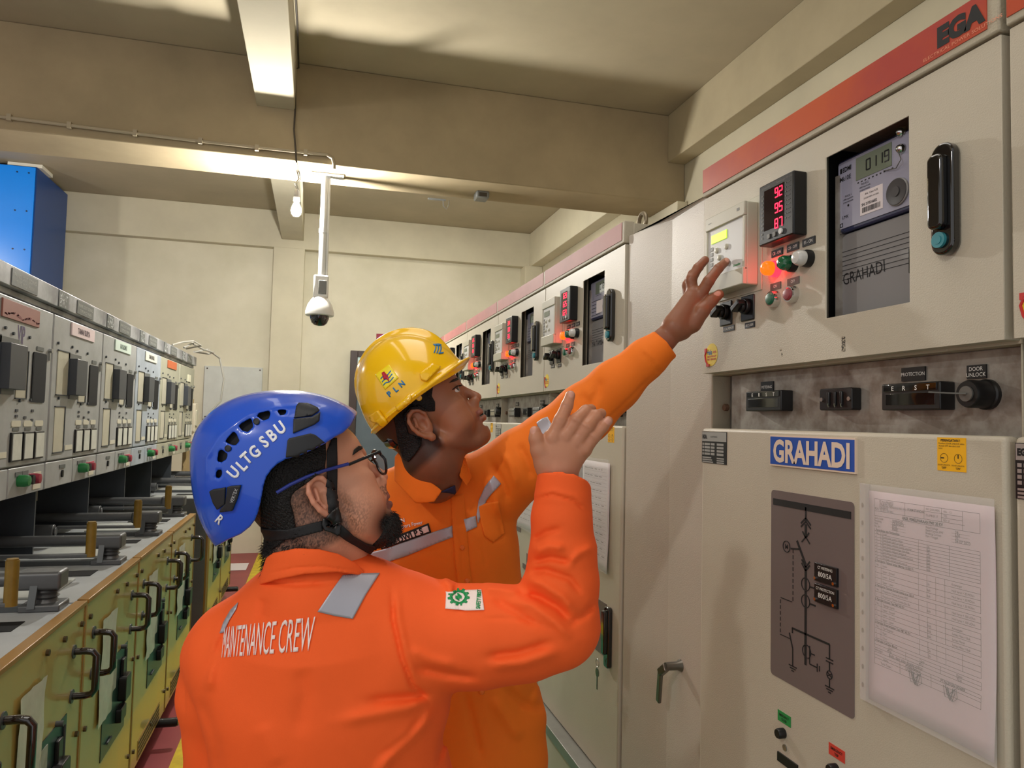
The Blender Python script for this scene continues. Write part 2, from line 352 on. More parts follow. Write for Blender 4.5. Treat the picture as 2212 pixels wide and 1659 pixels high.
def mini_label(p, w_, h_, txt, parent, m=None, th=.0016, ts=.006, lines=None):
    o = MB().box(p[0]-w_/2, p[0]+w_/2, p[1]-h_/2, p[1]+h_/2, 0, th).build('name_tag', m or tagb, parent)
    b = MB()
    for i, l in enumerate(txt.split('\n')):
        n = len(txt.split('\n')); b.text(l, p[0], p[1]+((n-1)/2-i)*ts*1.5, th, ts, sx=.85)
    b.build('lettering', white_l, o); return o
def make_cabinet(Y0, label, reads, near=False, group=None, width=W, band=None):
    t = thing('switchgear_cabinet', (XF, Y0, BASEZ), label, 'cabinet', group, RIGHT)
    Wd = width; H = 1.679
    if not near:
        pass
    # body shell : a carcass with the instrument trough left open between the two doors
    b = MB().box(.001, Wd-.001, 0, 1.045, -1.0, -.026).box(0, .40, 1.19, H-.002, -1.0, -.026).box(.67, Wd, 1.19, H-.002, -1.0, -.026).box(.40, .67, 1.595, H-.002, -1.0, -.026).box(.40, .67, 1.19, 1.235, -1.0, -.026).box(.40, .67, 1.235, 1.595, -1.0, -.162).box(0, Wd, 1.045, 1.19, -1.0, -.09)
    b.box(0, .003, 1.045, 1.19, -.09, -.026).box(Wd-.003, Wd, 1.045, 1.19, -.09, -.026)
    b.build('carcass', cab_s, t, bevel=.002)
    # header band
    hb = MB().box(0, Wd-.002, 1.615, H+.004, -.03, .004).build('header_trim', cab_s, t, bevel=.003)
    MB().box(.003, Wd-.02, 1.626, 1.681, .0035, .0055).build('header_band', band or band_p, t)
    # upper door with meter opening
    wx0, wx1, wy0, wy1 = .434, .626, 1.269, 1.563
    if near: MB().plate(.0, Wd-.003, 1.194, 1.611, wx0, wx1, wy0, wy1, -.026, 0).build('upper_door', cab, t, bevel=.0035, seg=3)
    else: MB().plate(.002, Wd-.003, 1.194, 1.611, wx0, wx1, wy0, wy1, -.026, 0).build('upper_door', cab, t, bevel=.005)
    # lower door
    MB().box(.001, Wd-.003, .0, 1.066, -.026, 0).build('lower_door', cab, t, bevel=.007, seg=3)
    # trough back plate
    tp = MB().box(.045, Wd-.02, 1.05, 1.19, -.088, -.05).build('galvanised_plate', galv, t, bevel=.002)
    MB().cyl((.03, 1.115, -.05), (.03, 1.115, -.04), .008, n=8).build('bolt', mat('rusty_bolt', (110, 84, 66), .6, .4), tp)
    MB().cyl((.012, 1.05, -.07), (.012, 1.19, -.07), .003, n=8).build('hinge_rod', taggrey, tp)
    # electricity meter behind the opening
    bx = MB().box(wx0-.03, wx1+.05, wy0-.05, wy1+.03, -.16, -.155).box(wx0-.03, wx0-.028, wy0-.05, wy1+.03, -.155, -.03)
    bx.build('meter_recess', dk, t)
    MB().box(wx0-.008, wx0+.0008, wy0, wy1-.03, -.05, -.0265).build('recess_frame', galv, t)
    mo = MB().rbox(wx0+.022, wx1+.03, wy0-.07, wy0+.110, -.14, -.045, .022).build('electricity_meter', meter_m, t, bevel=.004)
    mo.location = (-.033, .045, .010)
    MB().rbox(wx0+.024, wx1+.03, wy0+.112, wy1-.048, -.14, -.042, .008).build('meter_rim', meter_rim, mo, bevel=.003)
    MB().rbox(wx0+.029, wx1+.03, wy0+.119, wy1-.053, -.05, -.040, .004).build('meter_face', meter_cl, mo)
    z = -.0399
    MB().box(wx0+.075, wx1-.034, wy1-.098, wy1-.058, z, z+.001).build('meter_display', lcd_off, mo)
    d = MB()
    digits(d, '0119' if near else '018', wx1-.04, wy1-.078, z+.001, .018)
    for i in range(10): d.box(wx0+.078+i*.0088, wx0+.0815+i*.0088, wy1-.104, wy1-.102, z, z+.0004)
    for i in range(7 if near else 5): d.box(wx0+.024, wx1, wy0+.077-i*.0085, wy0+.0778-i*.0085, -.0448, -.0444)
    if near:
        d.text('EDMI', wx0+.041, wy1-.068, z, .0085, bold=.03, al='LEFT', sx=.8).box(wx0+.034, wx0+.039, wy1-.073, wy1-.064, z, z+.0004)
        d.text('Mk10E', wx0+.034, wy1-.084, z, .0085, bold=.01, al='LEFT', sx=.85)
        d.text('PULSE 1', wx0+.055, wy1-.118, z, .0035).text('1000 imp/kWh', wx0+.055, wy1-.1235, z, .003).text('programmable', wx0+.055, wy1-.1285, z, .003)
        d.text('PULSE 2', wx0+.096, wy1-.108, z, .0035).text('1000 imp/kvarh', wx0+.096, wy1-.1135, z, .003).text('programmable', wx0+.096, wy1-.1185, z, .003)
        d.cyl((wx0+.055, wy1-.136, z), (wx0+.055, wy1-.136, z+.0006), .0022, n=10).cyl((wx0+.096, wy1-.126, z), (wx0+.096, wy1-.126, z+.0006), .0022, n=10)
        d.text('LMK', wx0+.048, wy1-.155, z, .006).text('CE', wx0+.038, wy1-.182, z, .007)
        d.box(wx0+.034, wx0+.041, wy1-.172, wy1-.171, z, z+.0005).box(wx0+.034, wx0+.041, wy1-.166, wy1-.165, z, z+.0005).box(wx0+.034, wx0+.035, wy1-.172, wy1-.165, z, z+.0005).box(wx0+.040, wx0+.041, wy1-.172, wy1-.165, z, z+.0005)
    else:
        for i in range(5): d.box(wx0+.04, wx0+.12, wy1-.12-i*.012, wy1-.1185-i*.012, z, z+.0004)
    d.build('meter_print', ink, mo)
    pl = MB().box(wx0+.085, wx0+.138, wy1-.164, wy1-.122, z, z+.0007).build('serial_plate', paper_w, mo)
    if near:
        q = MB().text('4Hz  Class 0.5S', wx0+.112, wy1-.128, z+.0007, .0034).text('SN: 219516602', wx0+.089, wy1-.1455, z+.0007, .0048, al='LEFT', bold=.02, sx=.85).text('3X230/400V-10/100A', wx0+.112, wy1-.1355, z+.0007, .0028)
        rr = random.Random(3); xx = wx0+.090
        while xx < wx0+.132:
            ww = rr.choice((.0006, .001, .0015)); q.box(xx, xx+ww, wy1-.160, wy1-.151, z+.0007, z+.0009); xx += ww+rr.choice((.0006, .0012))
        q.build('serial_print', ink, pl)
    port = MB().lathe([(.023, 0), (.023, .003), (.021, .005), (.0205, .005)], (wx1-.020, wy1-.147, z), n=28).build('optical_port', mat('port_grey', (142, 140, 138), .3), mo)
    MB().lathe([(.0215, .0045), (.0215, .0055), (.02, .0057)], (wx1-.020, wy1-.147, z), n=28).cyl((wx1-.020, wy1-.147, z+.005), (wx1-.020, wy1-.147, z+.0075), .0085, n=20).build('port_lens', mat('port_dark', (70, 68, 70), .3), port)
    for k, yy in enumerate((wy1-.05, wy1-.078)):
        MB().lathe([(.009, 0), (.008, .004), (.005, .009), (.001, .011)], (wx1-.012, yy, z), n=16).build('seal_cap', chrome, mo)
    MB().tube([(wx1-.012, wy1-.078, z+.01), (wx1-.006, wy1-.098, z+.008), (wx1-.02, wy1-.108, z+.005), (wx1-.05, wy1-.102, z+.002)], .0008, 6).build('seal_wire', taggrey, mo)
    hw = MB()
    if near:
        hw.text('GRAHADI', wx0+.086, wy0+.030, -.0447, .021, sx=.78, bold=-.006, rot=.06).box(wx0+.0265, wx0+.0275, wy0+.0, wy0+.035, -.0447, -.044).box(wx1-.004, wx1-.003, wy0+.01, wy0+.05, -.0447, -.044)
        hw.build('handwriting', ink, mo)
    else:
        hw.text(reads[3], wx0+.09, wy0+.030, -.0447, .018, sx=.8); hw.build('handwriting', ink, mo)
    # door handle
    hx = .702 if near else .70
    h = MB().rbox(hx-.020, hx+.020, 1.325, 1.49, 0, .016, .0195, k=8).build('swing_handle', blackg, t, bevel=.004, seg=3)
    MB().rbox(hx-.015, hx+.011, 1.362, 1.472, .014, .028, .010).build('lever', blackg, h, bevel=.004, seg=3)
    MB().cyl((hx-.002, 1.347, .014), (hx-.002, 1.347, .0205), .0115, n=24).cyl((hx-.002, 1.347, .0205), (hx-.002, 1.347, .0215), .006).build('key_lock', teal, h)
    # protection relay
    r0, r1, y0, y1, n_ = .071, .228, 1.366, 1.541, .036
    MB().box(r0-.012, r1+.012, y0-.012, y1+.014, 0, .0025).build('relay_flange', relay_m, t, bevel=.001)
    R_ = MB().box(r0, r1, y0, y1, .002, n_-.006).build('protection_relay', relay_m, t, bevel=.003)
    MB().prism([(r0, y1-.03), (r1, y1-.03), (r1, y1), (r0, y1)], n_-.008, n_).prism([(r0, y0), (r1, y0), (r1, y0+.036), (r0, y0+.036)], n_-.008, n_+.003).box(r0, r0+.007, y0+.03, y1-.03, n_-.008, n_-.001).box(r1-.009, r1, y0+.03, y1-.03, n_-.008, n_-.001).build('relay_bezel', relay_m, R_, bevel=.002)
    MB().box(r0+.006, r1-.008, y0+.032, y1-.028, n_-.008, n_-.004).build('relay_face', relay_f, R_)
    MB().box(r0+.022, r0+.085, y1-.062, y1-.043, n_-.004, n_-.0025).build('relay_screen', lcd if near else lcd_off, R_)
    for a, bb in ((.045, .081), (.085, .081), (.056, .099), (.045, .117), (.085, .117)):
        MB().lathe([(.0065, 0), (.006, .003), (.003, .004)], (r0+a, y1-bb, n_-.004), n=16).build('relay_key', relay_m, R_)
    q = MB()
    for i in range(6): q.box(r0+.016, r0+.028, y1-.078-i*.0115, y1-.070-i*.0115, n_-.004, n_-.003)
    q.build('indicator_strip', taggrey, R_)
    if near:
        MB().text('Schneider', r1-.033, y0+.047, n_-.004, .0052, bold=.02).build('maker_print', mat('green_print', (40, 140, 70), .5), R_)
        MB().text('sepam', r0+.02, y1-.014, n_, .004).box(r1-.028, r1-.018, y1-.016, y1-.010, n_, n_+.0004).build('relay_print', taggrey, R_)
    # power meter (red digits)
    p0, p1, q0, q1, n_ = .271, .382, 1.433, 1.555, .030
    PM = MB().box(p0, p1, q0, q1, 0, n_).build('power_meter', black, t, bevel=.003)
    dd = MB()
    for i in range(3):
        digits(dd, reads[i], p0+.077, q1-.028-i*.0305, n_+.0003, .0175)
    dd.build('red_digits', led_r, PM)
    MB().box(p0+.018, p0+.082, q0+.027, q1-.014, n_, n_+.0004).build('display_window', mat('display_dark', (30, 16, 22), .08), PM)
    q = MB()
    for i in range(11): q.box(p0+.010, p0+.014, q0+.012+i*.0085, q0+.016+i*.0085, n_, n_+.0005)
    for i in range(9): q.box(p0+.086, p0+.089, q0+.035+i*.0085, q0+.0375+i*.0085, n_, n_+.0005)
    for i in range(9): q.box(p0+.092, p0+.101, q0+.0355+i*.0085, q0+.0365+i*.0085, n_, n_+.0005)
    for a in (.030, .048): q.rbox(p0+a, p0+a+.009, q0+.009, q0+.018, n_, n_+.002, .002)
    if near: q.text('Schneider', p0+.024, q1-.008, n_, .005).text('PowerLogic PM1200', p1-.028, q1-.008, n_, .0042)
    q.build('face_print', taggrey, PM)
    MB().cyl((p0+.074, q0+.0145, n_), (p0+.074, q0+.0145, n_+.003), .0055, n=16).build('round_key', relay_f, PM)
    # lamps, buttons, selectors
    for (u_, m_, rg) in ((.292, lamp_on, lamp_ro), (.342, lamp_g, black), (.388, lamp_w, black)):
        lamp((u_-.003 if u_ < .3 else u_, 1.387+(.0 if u_ < .3 else .0)), m_, t, rg)
    for u_, s_ in ((.283, 'CB - ON'), (.333, 'CB - OFF'), (.380, 'ES - ON')):
        mini_label((u_+.008, 1.4195), .036, .014, s_, t, th=.002)
    round_btn((.286, 1.327), btn_g, t, 'push_button'); round_btn((.343, 1.327), btn_r, t, 'push_button')
    mini_label((.286, 1.353), .034, .014, 'ON', t, taggrey); mini_label((.342, 1.353), .036, .014, 'OFF', t, taggrey)
    kn((.105, 1.326), t, rot=.5); kn((.190, 1.326), t, rot=.5)
    mini_label((.115, 1.288), .044, .012, 'LOCAL/REMOTE', t, ts=.005); mini_label((.197, 1.286), .036, .012, 'RECLOSER', t, ts=.005)
    # round phone sticker
    st = MB().prism(circ(.042, 1.236, .026, 32), 0, .0006).build('round_sticker', yel_st, t)
    MB().text('Halo', .034, 1.242, .0006, .011, bold=.03, sx=.75).build('blue_lettering', blue_ink, st)
    q = MB().text('ega', .056, 1.2425, .0006, .007, bold=.02).text('0815 6740 6677', .043, 1.232, .0006, .0042, bold=.03).text('0857 1844 6656', .043, 1.2255, .0006, .0042, bold=.03)
    q.tube([(.020, 1.247, .001), (.014, 1.236, .001), (.018, 1.222, .001), (.027, 1.212, .001)], .0022, 6).box(.014, .022, 1.243, 1.252, .0005, .003).box(.022, .034, 1.209, 1.215, .0005, .003).build('red_print', red_ink, st)
    # trough instruments
    n_ = -.05
    def socket(u_, v_, w_, h_):
        o = MB().box(u_-w_/2, u_+w_/2, v_-h_/2, v_+h_/2, n_, n_+.028).build('test_socket', black, t, bevel=.002)
        MB().box(u_-w_*.42, u_+w_*.42, v_-h_*.32, v_+h_*.12, n_+.0275, n_+.0285).box(u_-w_*.45, u_+w_*.45, v_+h_*.2, v_+h_*.46, n_+.028, n_+.0295).build('socket_slot', blackg, o, bevel=.001)
        q = MB()
        for i, c_ in enumerate('ERST'): q.text(c_, u_-w_*.28+i*w_*.20, v_+h_*.31, n_+.0295, h_*.17, bold=.01)
        q.build('lettering', white_l, o); return o
    if near:
        ux = lambda x, y: GU(x, y, n_+.028)
        a = ux(1650, 866); socket(a[0]-.004, a[1], .125, .042); b2 = ux(1971, 856); socket(b2[0]-.006, b2[1], .118, .043)
        c_ = ux(1796, 862); dpos = GU(2098, 851, -.02)
        lab = [(GU(1659, 836, n_), .044, .023, 'METERING'), (GU(1975, 808, n_), .048, .022, 'PROTECTION'), (GU(2112, 803, n_), .032, .02, 'DOOR\nUNLOCK')]
    else:
        socket(.22, 1.115, .11, .042); socket(.62, 1.115, .11, .042); c_ = (.42, 1.115); dpos = (.73, 1.125)
        lab = [((.22, 1.155), .05, .02, 'METERING'), ((.62, 1.155), .05, .02, 'PROTECTION'), ((.73, 1.165), .034, .02, 'DOOR\nUNLOCK')]
    o = MB().rbox(c_[0]-.043, c_[0]+.043, c_[1]-.020, c_[1]+.020, n_, n_+.02, .004)
    for i in (-1, 0, 1): o.box(c_[0]+i*.017-.003, c_[0]+i*.017+.003, c_[1]-.012, c_[1]+.014, n_+.02, n_+.023)
    o = o.build('terminal_link', black, t, bevel=.0015)
    for i in (-1, 1): MB().cyl((c_[0]+i*.036, c_[1], n_+.02), (c_[0]+i*.036, c_[1], n_+.022), .004, n=12).build('screw', steel, o)
    for i in (-1, 0, 1): MB().bar((c_[0]+i*.017, c_[1]-.014, n_+.0205), (c_[0]+i*.017+.002, c_[1]-.008, n_+.0235), .002, .002).build('link_tip', steel, o)
    for p_, w_, h_, s_ in lab:
        q = MB().box(p_[0]-w_/2, p_[0]+w_/2, p_[1]-h_/2, p_[1]+h_/2, n_, n_+.003).build('name_tag', tagb, t); b3 = MB(); ls = s_.split('\n')
        for i, l in enumerate(ls): b3.text(l, p_[0], p_[1]+((len(ls)-1)/2-i)*.0085, n_+.003, .0058, sx=.95)
        b3.build('lettering', white_l, q)
    o = MB().lathe([(.022, n_), (.022, n_+.006), (.020, n_+.008), (.020, n_+.034), (.018, n_+.038)], (dpos[0], dpos[1], 0), n=28).build('key_switch', black, t)
    MB().cyl((dpos[0], dpos[1], n_+.037), (dpos[0], dpos[1], n_+.0405), .011, n=24).build('lock_barrel', mat('dull_lock_steel', (120, 118, 114), .5, .6), o)
    if near:
        MB().bar((dpos[0], dpos[1], n_+.04), (dpos[0]-.03, dpos[1]+.002, n_+.075), .008, .002, (0, 1, 0)).build('key', taggrey, o)
    # lower door: rating plate, warning sticker, mimic diagram, push rods
    pl = MB().box(.004, .110, .986, 1.058, 0, .0012).build('rating_plate', mat('plate_black', (34, 34, 36), .3), t)
    q = MB().box(.005, .109, 1.036, 1.057, .0012, .0015)
    for i in range(4):
        yy = 1.027-i*.0075
        q.box(.007, .013, yy, yy+.005, .0012, .0016).box(.016, .040, yy, yy+.005, .0012, .0016).box(.044, .060, yy, yy+.005, .0012, .0016).box(.070, .098, yy, yy+.005, .0012, .0016)
    for i in range(3): q.box(.007, .046+i*.004, .997-i*.005-.0, 1.0-i*.005, .0012, .0016).box(.070, .1, .997-i*.005, 1.0-i*.005, .0012, .0016)
    q.build('plate_fields', mat('brushed_alu', (190, 188, 186), .3, .6), pl)
    MB().text('EGA', .017, 1.0465, .0016, .0085, bold=.06, sx=.8).text('ELEKTRINDO', .058, 1.0465, .0016, .0035).build('plate_print', ink, pl)
    ws = MB().box(.677, .726, 1.014, 1.062, 0, .0006).build('warning_sticker', amber, t)
    q = MB().text('PERINGATAN !', .7, 1.058, .0006, .0035, bold=.03).text('Posisikan DOOR UNLOCK selalu', .680, 1.0535, .0006, .0022, al='LEFT').text('di posisi OFF dan cabut anak', .680, 1.050, .0006, .0022, al='LEFT').text('kunci', .680, 1.0465, .0006, .0022, al='LEFT')
    q.text('DOOR UNLOCK', .689, 1.0225, .0006, .002).text('DOOR UNLOCK', .713, 1.0225, .0006, .002).text("'OFF'", .689, 1.0185, .0006, .0028, bold=.02).text("'ON'", .713, 1.0185, .0006, .0028, bold=.02)
    for cx_, hv in ((.689, 0), (.713, 1)):
        q.tube([(a, b_, .0007) for a, b_ in circ(cx_, 1.0325, .0065, 20)], .0003, 4, closed=True)
        q.box(cx_-.0055 if not hv else cx_-.0008, cx_+.0 if not hv else cx_+.0008, 1.0317 if not hv else 1.0325, 1.0333 if not hv else 1.038, .0006, .0009)
    q.build('warning_print', ink, ws)
    dx0, dx1, dy0, dy1 = .275, .506, .590, .948
    dg = MB().rbox(dx0, dx1, dy0, dy1, 0, .001, .008).build('mimic_plate', mat('mimic_taupe', (112, 100, 98), .4), t)
    q = MB(); S = lambda a, b_: (dx0+a*(dx1-dx0), dy1-b_*(dy1-dy0))
    def ln(a, b_, c2, d2, wdt=.0026):
        p_, q_ = S(a, b_), S(c2, d2); q.bar((p_[0], p_[1], .0013), (q_[0], q_[1], .0013), wdt, .0008)
    def ring(a, b_, r_): c0 = S(a, b_); q.tube([(x, y, .0014) for x, y in circ(c0[0], c0[1], r_, 28)], .0009, 5, closed=True)
    ln(.03, .063, .97, .063, .0125); ln(.46, .063, .46, .135, .004)
    for k in (0, .018): ln(.40, .150+k, .46, .118+k, .003); ln(.46, .118+k, .52, .150+k, .003)
    ln(.46, .15, .46, .215, .006); ln(.42, .19, .46, .22, .003); ln(.46, .22, .50, .19, .003); ln(.46, .215, .41, .245); ln(.46, .215, .51, .245)
    ln(.35, .245, .46, .355, .005); ring(.215, .29, .0105); c0 = S(.215, .29); q.text('M', c0[0], c0[1], .001, .009, bold=.02)
    ln(.27, .295, .38, .285, .003)
    for k in (0, .018): ln(.41, .335+k, .46, .368+k, .003); ln(.46, .368+k, .51, .335+k, .003)
    ln(.46, .36, .46, .86, .0058); ring(.46, .455, .0115); ring(.46, .54, .0115); ln(.51, .46, .58, .46, .003); ln(.51, .545, .58, .545, .003)
    for i in range(9): ln(.30, .295+i*.031, .30, .315+i*.031, .0015)
    ln(.29, .57, .14, .57, .0015)
    for i in range(6): ln(.135, .58+i*.031, .135, .60+i*.031, .0015)
    ln(.135, .765, .26, .765, .0015); ln(.255, .735, .30, .81, .003); ln(.30, .81, .30, .90, .0026); ln(.29, .705, .74, .705, .0035); ln(.295, .705, .295, .73, .003)
    ln(.74, .705, .74, .775, .003); ln(.70, .775, .78, .775, .002); ln(.70, .79, .78, .79, .002); ln(.74, .79, .74, .835, .0025); ring(.74, .85, .0068); ln(.74, .865, .74, .91, .0025)
    ln(.715, .84, .765, .86, .0015); ln(.765, .84, .715, .86, .0015)
    for a, b_ in ((.30, .90), (.74, .91)): ln(a-.05, b_, a+.05, b_, .002); ln(a-.035, b_+.012, a+.035, b_+.012, .002); ln(a-.015, b_+.024, a+.015, b_+.024, .002)
    ring(.475, .79, .0115); ln(.51, .755, .51, .845, .0022); ln(.51, .845, .60, .845, .0022); ln(.60, .825, .60, .865, .002); ln(.625, .832, .625, .858, .002); ln(.53, .79, .57, .79, .002)
    q.build('mimic_print', ink, dg)
    if near:
        for k, (yy, s_) in enumerate(((.815, 'CT METERING'), (.778, 'CT PROTECTION'))):
            o = MB().box(.411, .469, yy-.016, yy+.016, .001, .006).build('ratio_tag', tagb, t, bevel=.0005)
            MB().text(s_, .440, yy+.0095, .006, .0048, sx=.9).text('800/5A', .440, yy-.002, .006, .0085).build('lettering', white_l, o)
            for a in (.415, .463): MB().cyl((a, yy-.011, .006), (a, yy-.011, .0085), .0028, n=12).build('screw', chrome, o)
        ns = MB().box(.274, .513, .996, 1.056, 0, .004).build('name_board', mat('sign_cream', (226, 204, 184), .5), t)
        MB().box(.276, .511, .999, 1.053, .004, .0045).build('blue_field', mat('sign_blue', (22, 76, 170), .45), ns)
        MB().text('GRAHADI', .3935, 1.026, .0046, .041, bold=.035, sx=.84).build('lettering', mat('sign_cream', (1, 1, 1)), ns)
    for (a, yy, cc, s_) in ((.318, .520, (40, 140, 70), 'EMERGENCY\nCLOSE'), (.463, .519, (205, 66, 52), 'EMERGENCY\nTRIP')):
        o = MB().box(a-.020, a+.020, yy-.010, yy+.010, 0, .0006).build('small_label', mat('lbl%d' % cc[0], cc, .5), t); ls = s_.split('\n')
        MB().text(ls[0], a, yy+.003, .0006, .0045, bold=.02, sx=.8).text(ls[1], a, yy-.004, .0006, .0045, bold=.02, sx=.8).build('label_print', ink, o)
        MB().lathe([(.0095, 0), (.0095, .012), (.008, .015), (.003, .015)], (a-.002, yy-.028, 0), n=18).build('push_rod', black, t)
    MB().cyl((.321, .467, -.0), (.321, .467, .002), .006, n=18).build('screw_cap', steel, t)
    MB().box(.30, .36, .435, .452, 0, .003).build('label_strip', tagb, t); MB().box(.55, .60, .45, .47, 0, .003).build('label_strip', mat('mimic_taupe', (1, 1, 1)), t)
    # lifting eyes
    for a in (.10, Wd-.10):
        e = MB().tube([(a+x, H+.035+y, -.10) for x, y in circ(0, 0, .026, 20)], .007, 8, closed=True).cyl((a, H-.002, -.10), (a, H+.012, -.10), .012)
        e.build('lifting_eye', mat('weathered_steel', (128, 116, 96), .45, .7), t)
    if not near:
        q = MB().box(.14, .33, .52, .56, 0, .02)
        hb_ = MB().rbox(.70, .735, .34, .52, 0, .014, .01).build('lower_handle', blackg, t, bevel=.003)
        MB().rbox(.706, .729, .38, .51, .012, .026, .008).build('lever', blackg, hb_, bevel=.003)
        MB().box(.60, .69, .36, .52, 0, .001).build('notice', mat('mimic_taupe', (1, 1, 1)), t)
    return t
make_cabinet(1.552, 'nearest beige switchgear cabinet with the blue GRAHADI name board', ['9.2', '9.5', '8.7', ''], near=True, band=band_o, group='beige switchgear cabinets')
bandtxt = None
g_ = [o for o in bpy.data.objects if o.name == 'header_band'][0]
MB().text('EGA', .728, 1.655, .0056, .027, bold=.07, sx=1.05).build('maker_lettering', ink, g_.parent)
MB().text('ELECTRICAL POWER SOLUTIONS', .728, 1.633, .0056, .005, sx=1.25).build('fine_lettering', mat('pale_print', (225, 150, 120), .5), g_.parent)
# chipped paint marks
for a, b_, w_, h_ in ((.475, 1.205, .009, .026), (.305, 1.21, .003, .008), (.30, 1.222, .005, .004)):
    MB().box(a, a+w_, b_, b_+h_, 0, .0004).build('paint_chip', mat('chip_dark', (60, 56, 50), .7, col2=(180, 170, 150), vscale=300, thr=(.5, .52)), g_.parent)
far = [('second group, beige cabinet right beside the blank panel', ['629', '625', '627', 'KYAI TAMBAK']), ('beige cabinet second from the blank panel', ['311', '308', '305', '']),
       ('beige cabinet third from the blank panel, behind the yellow hat brim', ['205', '206', '201', '']), ('beige cabinet fourth from the blank panel', ['118', '115', '119', '']),
       ('farthest beige cabinet of the right row, at the back wall', ['88', '81', '87', ''])]
for i, (lb, rd) in enumerate(far): make_cabinet(2.80+i*.79, lb, rd, group='beige switchgear cabinets', band=band_p)
make_cabinet(1.552-.797, 'beige switchgear cabinet cut off by the right edge of the photo', ['7.1', '7.3', '7.0', ''], group='beige switchgear cabinets', band=band_o)
# blank infill cabinet, its door standing slightly askew
t = thing('blank_cabinet', (XF, 2.005, BASEZ), 'plain beige panel without instruments between two switchgear cabinets, lever handle low down', 'cabinet', rot=RIGHT)
MB().box(.0, .448, 0, 1.62, -1.0, -.10).build('carcass', cab_s, t)
MB().prism([(.002, -.03), (.448, -.03), (.448, -.052), (.002, -.006)], 0, 1.635, T=lambda p: (p[0], p[2], p[1])).build('door', mat('grey_beige_door', (192, 183, 170), .42, bump=.1, bscale=340, var=.04, vscale=4), t, bevel=.004)
hp = GU(1478, 1437, -.04, 2.005)
b = MB().lathe([(.020, -.045), (.018, -.035), (.011, -.02), (.010, .012)], (hp[0], hp[1], 0), n=20)
b.build('handle_spindle', mat('pewter', (120, 116, 108), .3, .9), t)
MB().bar((hp[0]+.004, hp[1], .012), (hp[0]-.022, hp[1]-.022, .016), .020, .014, (0, 0, 1)).bar((hp[0]-.018, hp[1]-.012, .016), (hp[0]-.036, hp[1]-.10, .012), .018, .009, (0, 0, 1)).build('lever_handle', mat('pewter', (1, 1, 1)), t, bevel=.003, seg=3)
e = MB().tube([(.10+x, 1.66+y, -.14) for x, y in circ(0, 0, .028, 20)], .008, 8, closed=True).cyl((.10, 1.61, -.14), (.10, 1.64, -.14), .014); e.build('lifting_eye', mat('weathered_steel', (1, 1, 1)), t)
# plinth in sections
for i in range(4):
    y1 = 5.17-i*.395*0
yy = [6.76, 5.96, 5.17, 4.38, 3.59, 2.80, 2.01, 1.55, .76, -.05]
for i in range(len(yy)-1):
    tt = thing('plinth_panel', (.838, yy[i], 0), 'beige plinth section with steel channel under the '+('farthest', 'farthest but one', 'third from the back wall', 'fourth from the back wall', 'middle', 'far group, under the cabinet beside the blank panel', 'blank infill', 'GRAHADI', 'frame-edge')[i]+' cabinet' if i != 5 else 'beige plinth section with steel channel under the cabinet left of the blank panel', 'plinth', 'plinth sections under the right row', RIGHT)
    MB().box(.001, yy[i]-yy[i+1]-.001, 0, .495, -.6, 0).build('plinth_front', cab, tt, bevel=.003)
    MB().box(0, yy[i]-yy[i+1], .495, .529, -.6, .006).build('steel_channel', mat('grey_channel', (142, 142, 136), .4, .4, var=.15, vscale=12), tt, bevel=.002)
    MB().cyl((.05, .40, 0), (.05, .40, .012), .012, n=16).build('quarter_turn_lock', taggrey, tt)
